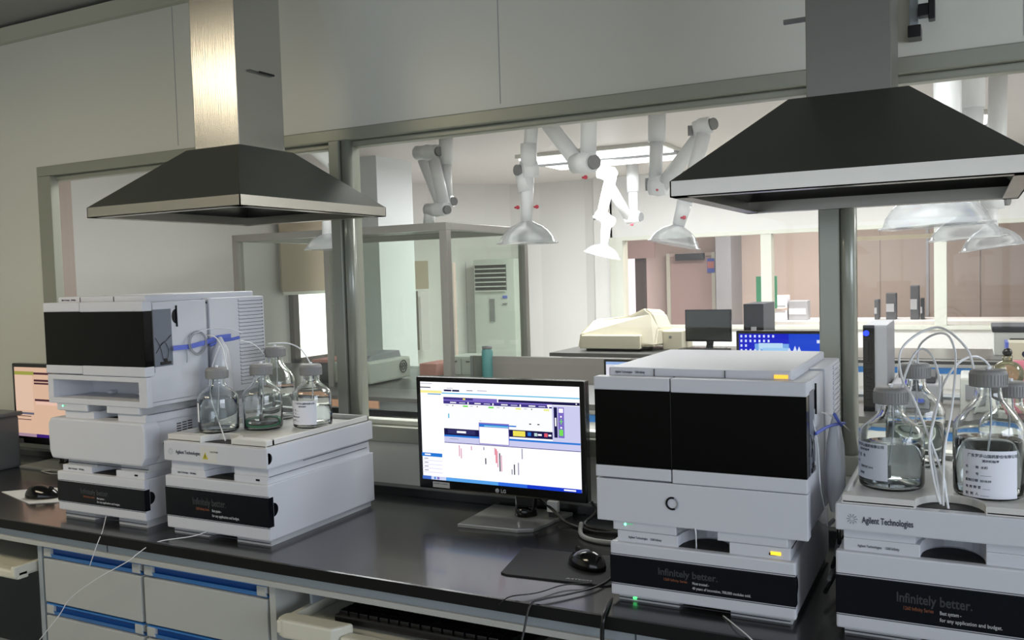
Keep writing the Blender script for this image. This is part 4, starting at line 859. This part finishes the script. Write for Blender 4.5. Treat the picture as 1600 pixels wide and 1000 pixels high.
# glass booth
A = at(362, 368, 4.45); Bp = at(690, 347, 4.45); bt = (A.z+Bp.z)/2; bx0, bx1, by0, by1 = A.x, Bp.x+.03, 4.45, 5.52
bo = thing('glass_booth', 'steel framed glass enclosure standing on the far room bench at the left', 'enclosure', ((bx0+bx1)/2, 5, .8))
m = MB()
for x in (bx0, bx1-.05):
    for y in (by0, by1-.05): m.box(x, x+.05, y, y+.05, .755, bt-.0455, M['booth'], .001)
m.box(bx0, bx1, by0, by0+.05, bt-.045, bt, M['booth'], .003); m.box(bx0, bx1, by1-.05, by1, bt-.045, bt, M['booth'], .003)
m.box(bx0, bx0+.05, by0+.049, by1-.049, bt-.045, bt, M['booth'], .003); m.box(bx1-.05, bx1, by0+.049, by1-.049, bt-.045, bt, M['booth'], .003)
p = at(515, 500, by0+.03).x; m.box(p-.02, p+.02, by0+.02, by0+.04, .755, bt-.04, M['booth'])
m.build('frame', bo)
for (xa, ya), (xb, yb_) in (((bx0+.05, by0+.024), (bx1-.05, by0+.024)), ((bx1-.025, by0+.05), (bx1-.025, by1-.05)), ((bx0+.05, by1-.025), (bx1-.05, by1-.025))):
    m = MB(); m.face([(xa, ya, .757), (xb, yb_, .757), (xb, yb_, bt-.04), (xa, ya, bt-.04)], M['bglass']); m.build('glass_panel', bo)
m = MB(); m.face([(bx0+.04, by0+.04, bt-.01), (bx1-.04, by0+.04, bt-.01), (bx1-.04, by1-.04, bt-.01), (bx0+.04, by1-.04, bt-.01)], M['bglass']); m.build('glass_top', bo)

# island bench inside the far room
m = MB(); m.box(-5.1, -2.62, 4.14, 5.7, .730, .755, M['greytop'], .003); m.box(-5.1, -3.02, 4.132, 4.142, .690, .732, M['card'], .001); m.box(-5.05, -2.67, 4.2, 5.6, .67, .73, M['apron']); m.box(-5.05, -2.67, 4.26, 5.6, .1, .61, M['farwall'], .004)
m.box(-5.1, -2.63, 4.16, 4.26, .59, .63, M['drawer'])
tag(m.build('island_bench'), 'far room bench with dark top and brown edge strip, carrying the glass booth', 'bench')
m = MB(); m.box(-2.2, 1.8, 4.0, 4.75, .76, .79, M['greytop'], .003); m.box(-2.15, 1.75, 4.03, 4.7, .1, .76, M['farwall']); 
m.box(-2.15, 1.75, 4.02, 4.03, .70, .735, M['blue']); m.box(-2.15, 1.75, 4.02, 4.03, .50, .53, M['blue'])
tag(m.build('island_bench'), 'middle far room bench carrying the blue-screen monitor and tower computer', 'bench')
a = at(735, 556, 4.9); c = at(985, 557, 4.9)
m = MB(); m.box(a.x, c.x, 4.9, 4.93, .0, a.z, M['pgrey'], .004); m.box(a.x, a.x+.02, 4.895, 4.935, 0, a.z, M['greyp']); tag(m.build('partition'), 'low grey partition behind the top edge of the bright monitor', 'partition')
m = MB(); m.box(-1.2, 1.7, 4.62, 4.74, .79, .80, M['apron']); m.box(-1.2, 1.7, 4.66, 4.74, .95, .965, M['greytop'])
for x in (-1.2, .1, 1.6): m.box(x, x+.04, 4.67, 4.71, .79, .95, M['apron'])
tag(m.build('bench_shelf'), 'low shelf standing along the back of the middle far bench', 'shelf')
fb = thing('far_bench', 'long black-topped bench below the far window band with blue drawer pulls', 'bench', (-1, 7, 0))
m = MB(); m.box(-3.0, 2.4, 6.42, 7.2, .775, .805, M['greytop'], .003); m.build('top', fb)
m = MB(); m.box(-2.93, 2.3, 6.5, 7.15, .1, .775, M['farwall']); m.build('body', fb)
for k in range(6):
    m = MB(); x = -2.92+k*.85; m.box(x, x+.8, 6.475, 6.50, .60, .77, M['farwall'], .003); d = m.build('drawer', fb)
    m = MB(); m.box(x+.02, x+.78, 6.465, 6.48, .70, .74, M['blue'], .003); m.build('handle', d)
# analyser with a fan, inside the booth
an = thing('analyser', 'white instrument with a round fan grille inside the glass booth', 'instrument', (-3.2, 4.8, .755))
p, q, t_ = at(579, 601, 4.56), at(630, 593, 4.9), at(579, 567, 4.56)
ax1 = p.x; yb = 4.56+.46
m = MB(); m.box(ax1-.30, ax1, 4.56, yb, p.z, t_.z, M['ivory'], .012); m.box(ax1-.27, ax1-.04, 4.62, yb-.05, .755, p.z, M['dark']); bd = m.build('body', an)
m = MB(); m.prism([(4.60, t_.z-.005), (4.66, t_.z+.035), (yb-.04, t_.z+.045), (yb-.02, t_.z-.005)], ax1-.28, ax1-.06, M['greyp'], 'yz', bev=.004); m.build('cover', an)
m = MB()
for k in range(8):
    t = 2*math.pi*k/8; m.cyl((ax1-.002, yb-.09, (p.z+t_.z)/2+.01), (ax1-.002, yb-.09+.038*math.cos(t), (p.z+t_.z)/2+.01+.038*math.sin(t)), .003, M['seam'], seg=6)
for rr in (.022, .040): m.tube([(ax1+.002, yb-.09+rr*math.cos(math.pi*k/8), (p.z+t_.z)/2+.01+rr*math.sin(math.pi*k/8)) for k in range(17)], .004, M['seam'], sub=1, seg=6)
m.build('fan_grille', bd)
m = MB(); p, q = at(498, 566, 4.62), at(530, 566, 4.62); m.box(p.x, q.x, 4.62, 4.92, .757, p.z, M['dark'], .002); m.box(p.x-.04, q.x+.05, 4.6, 4.95, p.z, p.z+.02, M['salmon'], .003); tag(m.build('dark_instrument'), 'dark boxy instrument with pale lid behind the left post', 'instrument')
m = MB(); pxbox(m, 655, 568, 682, 588, 5.0, .25, M['salmon'], .006); q = at(668, 588, 5.0); m.box(q.x-.08, q.x+.06, 5.02, 5.2, .755, q.z+.005, M['greyp']); tag(m.build('box'), 'salmon pink box inside the glass booth', 'box')
cb = thing('small_cabinet', 'small white two-door cabinet inside the glass booth', 'cabinet', (-2.9, 5.2, .755))
p, q = at(701, 557, 5.15), at(743, 588, 5.15)
m = MB(); m.box(p.x, q.x, 5.15, 5.4, .755, p.z, M['ivory'], .004); m.build('body', cb)
for a, c in ((p.x+.005, (p.x+q.x)/2-.003), ((p.x+q.x)/2+.003, q.x-.005)):
    m = MB(); m.box(a, c, 5.14, 5.15, .77, p.z-.012, M['ivory'], .003); d = m.build('door', cb)
    m = MB(); m.box(a+.04, c-.03, 5.13, 5.14, p.z-.035, p.z-.028, M['seam']); m.build('handle', d)
vf = thing('vacuum_flask', 'tall teal drinking flask with grey cap in the glass booth', 'flask', (-2.7, 4.9, .755))
p = at(761, 545, 4.9); q = at(761, 600, 4.9)
m = MB(); m.lathe([(0, 0), (.035, 0), (.036, .01), (.036, p.z-.775), (.028, p.z-.755)], M['aqua'], c=(p.x, 4.9, .755), seg=24); m.build('body', vf)
m = MB(); m.lathe([(.028, 0), (.032, .003), (.032, .018), (0, .02)], M['cap_g'], c=(p.x, 4.9, p.z-.002), seg=24); m.build('cap', vf)
m = MB(); m.ball((p.x+.0, 4.75, .772), .018, M['ltape']); tag(m.build('blue_cap'), 'small blue object on the bench below the teal flask', 'cap')
# floor standing air conditioner
ac = thing('air_conditioner', 'tall white floor-standing air conditioner in the far corner', 'air conditioner', (-4.35, 8.1, 0))
p, q = at(739, 406, 8.0), at(803, 406, 8.0)
m = MB(); m.box(p.x, q.x, 8.0, 8.28, 0, p.z, M['ivory'], .012); m.build('body', ac)
p, q = at(742, 414, 7.99), at(791, 454, 7.99)
m = MB(); m.box(p.x, q.x, 7.985, 8.0, q.z, p.z, M['seam'])
for k in range(7): z = q.z+(p.z-q.z)*k/6; m.box(p.x, q.x, 7.97, 7.99, z-.006, z+.006, M['ivory'])
m.build('grille', ac)
m = MB(); pxbox(m, 765, 467, 773, 502, 7.985, .012, M['cap_g']); m.build('display', ac)
m = MB(); pxbox(m, 785, 462, 792, 466, 7.988, .01, M['ltape'], 0); pxbox(m, 785, 474, 792, 476, 7.988, .01, M['cap_g'], 0); m.build('sticker', ac)

# ---------------- extraction arms with clear domes
def arm(label, segs, joints, caps, knobs, dome, neck=None, y=5):
    r = thing('fume_extractor', label, 'fume extractor', segs[0][0], 'white fume extractors on the far ceiling')
    for (a, b_, ra, rb) in segs:
        m = MB(); m.cyl(a, b_, ra, M['pipe'], r1=rb, seg=24); m.build('duct', r)
    for (a, b_, rr) in joints:
        m = MB(); m.cyl(a, b_, rr, M['pipe'], seg=24); m.ball((Vector(a)+Vector(b_))/2, rr*1.12, M['pipe']); j = m.build('joint', r)
    for (c, ax, rr) in caps:
        c = Vector(c); ax = Vector(ax).normalized(); m = MB(); m.cyl(c, c+ax*.03, rr, M['cap_g'], seg=20); m.build('end_cap', r)
    for c in knobs:
        m = MB(); m.ball(c, .012, M['red'], seg=12); m.cyl(Vector(c)-Vector((.02, 0, 0)), c, .006, M['red'], seg=8); m.build('knob', r)
    if dome:
        c, rr, h, tilt, dirz = dome
        T_ = Matrix.Translation(c) @ Matrix.Rotation(dirz, 4, 'Z') @ Matrix.Rotation(tilt, 4, 'Y')
        pr = [(rr, .0), (rr*1.0, .006), (rr*.92, .008), (rr*.86, h*.30), (rr*.72, h*.58), (rr*.52, h*.82), (rr*.30, h*.97), (rr*.16, h*1.1)]
        pr2 = [(a-.003, b_-.003) for a, b_ in pr]
        m = MB(); m.lathe(pr, M['dome'], T=T_, seg=44); m.build('dome', r)
        m = MB(); m.lathe([(rr*.23, h*1.0), (rr*.17, h*1.1), (rr*.15, h*1.35), (rr*.17, h*1.45)], M['pipe'], T=T_, seg=24); m.build('collar', r)
    return r
# centre arm with the big dome
y = 4.75
m_top = at(836, 40, y); top = Vector((at(833, 200, y).x, y, ZC))
arm('extraction arm with the big clear dome above the bright monitor', [(top, at(827, 262, y), .040, .040), (at(826, 225, y-.01), at(826, 262, y-.01), .048, .048), (at(824, 275, y), at(823, 345, y), .040, .034), (at(817, 268, y), at(822, 300, y), .05, .045)],
    [(at(815, 266, y-.03), at(838, 263, y+.03), .052)], [(at(813, 266, y-.03), (-.5, -1, 0), .032)], [at(809, 324, y-.02), at(839, 323, y)], (at(824, 381, y), .184, .125, 0, 0))
# folded pair arm at the centre: diagonal + vertical with grey capped ball
y = 4.6
a = at(913, 258, y)
arm('extraction arm elbow with grey cap just right of the centre, without a dome in view', [(Vector((at(922, 200, y).x, y, ZC)), at(919, 245, y), .045, .045), (at(835, 165, y+.4), at(900, 250, y), .045, .045)],
    [(at(898, 256, y), at(926, 254, y-.05), .055)], [(at(925, 254, y-.05), (1, -.6, 0), .038)], [at(915, 277, y)], None)
# back arm with the small tilted dome
y = 7.75
arm('small distant extraction arm with tilted dome left of the far window band', [(Vector((at(988, 262, y).x, y, ZC)), at(989, 300, y), .055, .055), (at(989, 298, y), at(990, 338, y), .042, .042), (at(983, 342, y), at(950, 285, y-.3), .045, .045), (at(955, 275, y-.5), at(940, 335, y-.5), .05, .045), (at(948, 345, y-.55), at(944, 385, y-.55), .045, .035)],
    [(at(978, 341, y), at(999, 338, y), .055), (at(936, 268, y-.5), at(958, 272, y-.5), .06), (at(935, 335, y-.5), at(956, 348, y-.55), .05)], [(at(998, 339, y), (1, -.3, 0), .038), (at(957, 271, y-.5), (1, -.5, 0), .035), (at(932, 340, y-.5), (-1, -.3, 0), .02)], [at(988, 351, y-.05)], (at(941, 399, y-.55), .165, .09, math.radians(16), 0))
# arm in front of the right canopy's left corner
y = 5.4
arm('extraction arm with tilted dome left of the right canopy', [(Vector((at(1027, 200, y).x, y, ZC)), at(1026, 222, y), .055, .055), (at(1026, 220, y), at(1024, 280, y), .042, .042), (at(1035, 290, y), at(1100, 205, y-.2), .045, .045), (at(1100, 210, y-.35), at(1070, 320, y-.4), .04, .04), (at(1070, 315, y-.4), at(1060, 352, y-.4), .045, .035)],
    [(at(1016, 290, y), at(1042, 290, y), .06), (at(1086, 203, y-.3), at(1110, 195, y-.3), .05)], [(at(1110, 195, y-.3), (1, -.6, .1), .034), (at(1016, 288, y), (-1, -.3, 0), .04), (at(1083, 204, y-.3), (-1, -.3, 0), .03)], [at(1027, 296, y-.05), at(1069, 340, y-.45)], (at(1053, 383, y-.4), .155, .11, math.radians(13), 0))
# left double-folded arm
y = 5.4
arm('folded extraction arm above the glass booth near the white pillar', [(Vector((at(697, 222, y).x, y, ZC)), at(697, 258, y), .05, .05), (at(697, 256, y), at(699, 312, y), .038, .038), (at(660, 250, y+.1), at(690, 325, y+.1), .036, .036), (at(678, 250, y-.1), at(694, 320, y-.1), .042, .042), (at(672, 328, y-.1), at(670, 350, y-.1), .04, .04)],
    [(at(652, 239, y), at(684, 237, y-.05), .05), (at(690, 318, y), at(708, 314, y), .04), (at(668, 328, y-.1), at(697, 327, y-.15), .045)], [(at(683, 237, y-.05), (1, -.4, 0), .032), (at(706, 315, y), (1, -.4, 0), .03), (at(696, 328, y-.15), (1, -.4, 0), .03)], [], None)
# arm behind the left canopy with its dome beside the left post
y = 4.25
arm('extraction arm with dome half hidden behind the left window post', [(at(472, 215, y), at(530, 262, y), .045, .045), (at(512, 300, y), at(512, 372, y), .034, .034), (at(530, 262, y), at(514, 305, y), .04, .036)],
    [(at(520, 258, y), at(545, 256, y), .045)], [(at(545, 256, y), (1, -.4, 0), .03)], [at(523, 346, y)], (at(514, 390, y), .15, .09, 0, 0))
# right group
y = 4.0
arm('wide clear dome extraction arm right of the right post, top hidden by the canopy', [(Vector((at(1481, 150, y).x, y, ZC)), at(1481, 300, y), .052, .052), (at(1481, 300, y), at(1470, 322, y), .045, .04)], [], [], [], (at(1462, 354, y), .218, .15, math.radians(-2), 0))
y = 4.75
arm('extraction arm with the middle of three right-hand domes', [(Vector((at(1517, 150, y).x, y, ZC)), at(1517, 170, y), .06, .06), (at(1517, 165, y), at(1515, 300, y), .055, .05), (at(1515, 300, y), at(1512, 340, y), .04, .036)], [], [], [at(1540, 117, y)], (at(1510, 374, y), .174, .105, math.radians(-3), 0))
y = 5.3
arm('extraction arm with the lowest right-hand dome, tilted to the left', [(Vector((at(1560, 200, y).x, y, ZC)), at(1556, 305, y), .045, .045), (at(1547, 322, y), at(1550, 362, y), .035, .03)], [(at(1532, 318, y), at(1568, 312, y), .045)], [(at(1567, 312, y), (1, -.4, 0), .032)], [], (at(1551, 388, y), .160, .108, math.radians(-7), 0))

# ---------------- computers and instruments on the far benches
SB = E((14, 28, 205), .95); IC = E((220, 230, 255), 1.0)
rc = [(.16, .17, .50, .30, E((120, 170, 235), 1.0)), (.20, .16, .44, .26, E((190, 222, 250), 1.0)), (.24, .24, .62, .40, E((160, 205, 248), 1.0)), (.5, .0, .9, .35, E((20, 70, 215), .95)), (.77, .10, .86, .155, IC)]
for i in range(8):
    for j in range(4):
        if i < (8, 7, 2, 5)[j]: rc.append((.015+i*.046, .02+j*.082, .034+i*.046, .062+j*.082, IC))
p = at(1150, 517, 4.35); q = at(1345, 516, 4.35)
r3, _ = monitor('monitor with a vivid blue desktop behind the right window post', p.x, p.x+.50, p.z-.32, p.z, 4.35, .79, (SB, rc), bez=.014)
m = MB()
for xx, hh in ((.505, .10), (.56, .13), (.60, .12)): m.prism([(_[0]+(_[1]-_[0])*(xx-.03), _[3]-.095), (_[0]+(_[1]-_[0])*(xx+.03), _[3]-.095), (_[0]+(_[1]-_[0])*xx, _[3]-.095+hh*.3)], 4.3478, 4.3482, IC, 'xz')
m.build('wallpaper_peak', r3)
p = at(943, 561, 4.3)
monitor('small lit monitor peeking out behind the left corner of the right sampler', p.x, p.x+.44, p.z-.18, p.z, 4.3, .79, (E((226, 226, 240), 1.0), [(0, 0, .3, .1, E((150, 180, 230), 1)), (.05, .2, .4, .9, E((200, 200, 250), 1))]), bez=.013)
def tower(label, u0, u1, u2, v0, zb, y, wd, led):
    p, q = at(u0, v0, y), at(u1, v0, y); x0 = p.x; x1 = q.x
    r = thing('computer_tower', label, 'computer', ((x0+x1)/2, y, zb))
    m = MB(); m.box(x0, x1, y, y+wd, zb, p.z, M['greyp' if led else 'seam'], .004); m.build('case', r)
    m = MB(); m.box(x0-.002, x1-.004 if not led else x0+.045, y-.006, y, zb, p.z, M['blackg'], .003)
    for k in range(9): m.box(x0+.01, x0+.035, y-.008, y-.005, zb+.05+k*.02, zb+.055+k*.02, M['black'])
    fp = m.build('front_panel', r)
    if led: m = MB(); m.cyl((x0+.012, y-.012, p.z-.035), (x0+.012, y-.005, p.z-.035), .012, E((40, 60, 255), 3), seg=14); m.build('power_light', r)
    else: m = MB(); m.box((x0+x1)/2-.02, (x0+x1)/2+.02, y-.009, y-.006, zb+(p.z-zb)*.42, zb+(p.z-zb)*.52, M['txtw'], .002); m.build('emblem', r)
    return r
tower('grey tower computer with a blue power light, right of the right window post', 1349, 1386, 0, 508, .79, 4.15, .42, True)
tower('black tower computer on the far bench left of the right window post', 1162, 1193, 0, 475, .805, 6.75, .42, False)
p, q = at(1070, 484, 6.9), at(1143, 534, 6.9)
monitor('switched-off dark monitor on the far bench beside the black tower', p.x, q.x, q.z, p.z, 6.9, .805, (mat('dark_screen', (52, 55, 52), .3), []), bez=.01, botbez=.014)
m = MB(); a, c = at(1065, 547, 6.7), at(1140, 549, 6.7); m.box(a.x, c.x, 6.6, 6.75, .805, .83, M['black'], .004); tag(m.build('keyboard'), 'black keyboard on the far bench under the switched-off monitor', 'keyboard')
# dust covered instrument
dc = thing('covered_instrument', 'instrument under a cream dust cover on the far bench', 'instrument', (-2.6, 6.9, .805))
p = [at(u, v, 6.62) for u, v in ((902, 545), (906, 520), (921, 500), (975, 495), (1000, 482), (1012, 490), (1022, 515), (1024, 541))]
m = MB(); b = bmesh.new(); n = len(p); fr_ = [b.verts.new((v.x, 6.62+(.10 if 1 < i < 7 else 0), max(v.z, .812))) for i, v in enumerate(p)]; bk = [b.verts.new((v.x+.02, 7.12-(.08 if 1 < i < 7 else 0), max(v.z-.02, .812))) for i, v in enumerate(p)]
lo = [b.verts.new((v.x, 6.60, max(v.z, .812) if i in (0, n-1) else .93)) for i, v in enumerate(p)]
for i in range(n-1):
    b.faces.new((fr_[i], fr_[i+1], bk[i+1], bk[i]))
b.faces.new([fr_[0]]+fr_[1:-1]+[fr_[-1]]); b.faces.new(bk[::-1]); b.faces.new((fr_[0], bk[0], bk[-1], fr_[-1]))
for v in lo: b.verts.remove(v)
bmesh.ops.recalc_face_normals(b, faces=b.faces[:]); bmesh.ops.bevel(b, geom=b.edges[:], offset=.015, segments=2, affect='EDGES')
m._merge(b, M['cream']); a, c = at(906, 522, 6.6), at(1000, 541, 6.6); m.box(a.x+.01, c.x, 6.6, 6.66, .825, a.z-.01, M['cream'], .008); m.build('dust_cover', dc)
m = MB(); m.box(a.x+.03, c.x-.03, 6.66, 7.0, .805, .83, M['black']); m.build('foot', dc)
m = MB(); q_ = at(925, 503, 6.69); m.box(q_.x, q_.x+.12, 6.71, 6.722, q_.z-.022, q_.z, M['green']); m.build('sticker', dc)
m = MB(); a, c = at(1029, 517, 6.8), at(1066, 541, 6.8); m.box(a.x+.03, c.x, 6.8, 7.1, .805, a.z, M['cream'], .01); m.cyl(((a.x+c.x)/2, 6.795, a.z-.05), ((a.x+c.x)/2, 6.802, a.z-.05), .012, M['cap_g'], seg=12); tag(m.build('small_instrument'), 'small cream box beside the dust-covered instrument', 'instrument')
# things at the right behind the bottles
p = at(1392, 588, 4.12); q = at(1470, 640, 4.15)
gi = thing('bench_instrument', 'grey bench instrument seen through the right-hand bottles', 'instrument', ((p.x+q.x)/2, 4.3, .79))
m = MB(); m.box(p.x, q.x, 4.12, 4.5, .79, p.z-.03, M['greyp'], .008); m.build('body', gi)
m = MB(); m.box(p.x+.06, q.x-.02, 4.15, 4.45, p.z-.03, p.z, M['seam'], .006); m.build('lid', gi)
m = MB(); m.box(p.x+.08, q.x-.04, 4.112, 4.12, .83, .85, M['ltape']); m.build('control_strip', gi)
p, q = at(1500, 590, 4.2), at(1552, 640, 4.2)
m = MB(); m.box(p.x, q.x, 4.2, 4.5, .79, p.z, M['ivory'], .01); m.box(p.x+.02, q.x-.04, 4.192, 4.2, .85, p.z-.03, M['greyp']); tag(m.build('bench_instrument'), 'pale box instrument on the middle far bench near the amber flask', 'instrument')
fl = thing('round_flask', 'round amber glass flask with black stopper at the right edge', 'flask', (.1, 3.9, .79))
c = at(1574, 585, 4.02); 
m = MB(); m.ball(c, .06, M['amber'], sc=(1, 1, .95)); m.cyl(c+Vector((0, 0, .05)), c+Vector((0, 0, .075)), .018, M['amber']); m.build('bulb', fl)
m = MB(); m.ball(c+Vector((0, 0, .088)), .018, M['black']); m.build('stopper', fl)
m = MB(); m.cyl(Vector((c.x, c.y, .79)), Vector((c.x, c.y, c.z-.05)), .05, M['whitew'], r1=.035); m.build('stand', fl)
c = at(1597, 620, 3.95); c.y = 4.22
m = MB(); m.lathe([(0, 0), (.05, 0), (.052, .01), (.052, .17), (.045, .185), (.05, .19), (.05, .225), (0, .228)], M['pinkb'], c=(c.x, c.y, .79), seg=28); tag(m.build('pink_bottle'), 'pink plastic bottle cut by the right edge', 'bottle')
p = at(1568, 528, 4.6)
m = MB(); m.box(p.x+.01, p.x+.25, 4.35, 4.5, .79, p.z, M['cream'], .004); m.box(p.x+.0, p.x+.012, 4.35, 4.5, .79, p.z, M['ltape']); tb_ = m.build('manual_box'); tag(tb_, 'beige and blue box at the right edge behind the amber flask', 'box')
m = MB(); m.cyl((p.x+.075, 4.352, p.z-.05), (p.x+.075, 4.347, p.z-.05), .014, M['ink'], seg=14); m.cyl((p.x+.075, 4.352, p.z-.085), (p.x+.075, 4.347, p.z-.085), .014, M['ink'], seg=14); m.build('mark', tb_)
wi = thing('far_instrument', 'white instrument with dark top on the far bench at the right edge', 'instrument', (.3, 6.8, .805))
p = at(1553, 512, 6.7)
m = MB(); m.box(p.x, p.x+.5, 6.7, 7.1, .805, p.z-.03, M['ivory'], .005); m.build('body', wi)
m = MB(); m.box(p.x-.01, p.x+.52, 6.69, 7.1, p.z-.03, p.z+.01, M['seam'], .004); m.build('top_cover', wi)
m = MB(); m.box(p.x+.09, p.x+.3, 6.67, 6.7, .83, p.z-.07, M['black'], .006); m.build('opening', wi)
print('objects', len(bpy.data.objects))
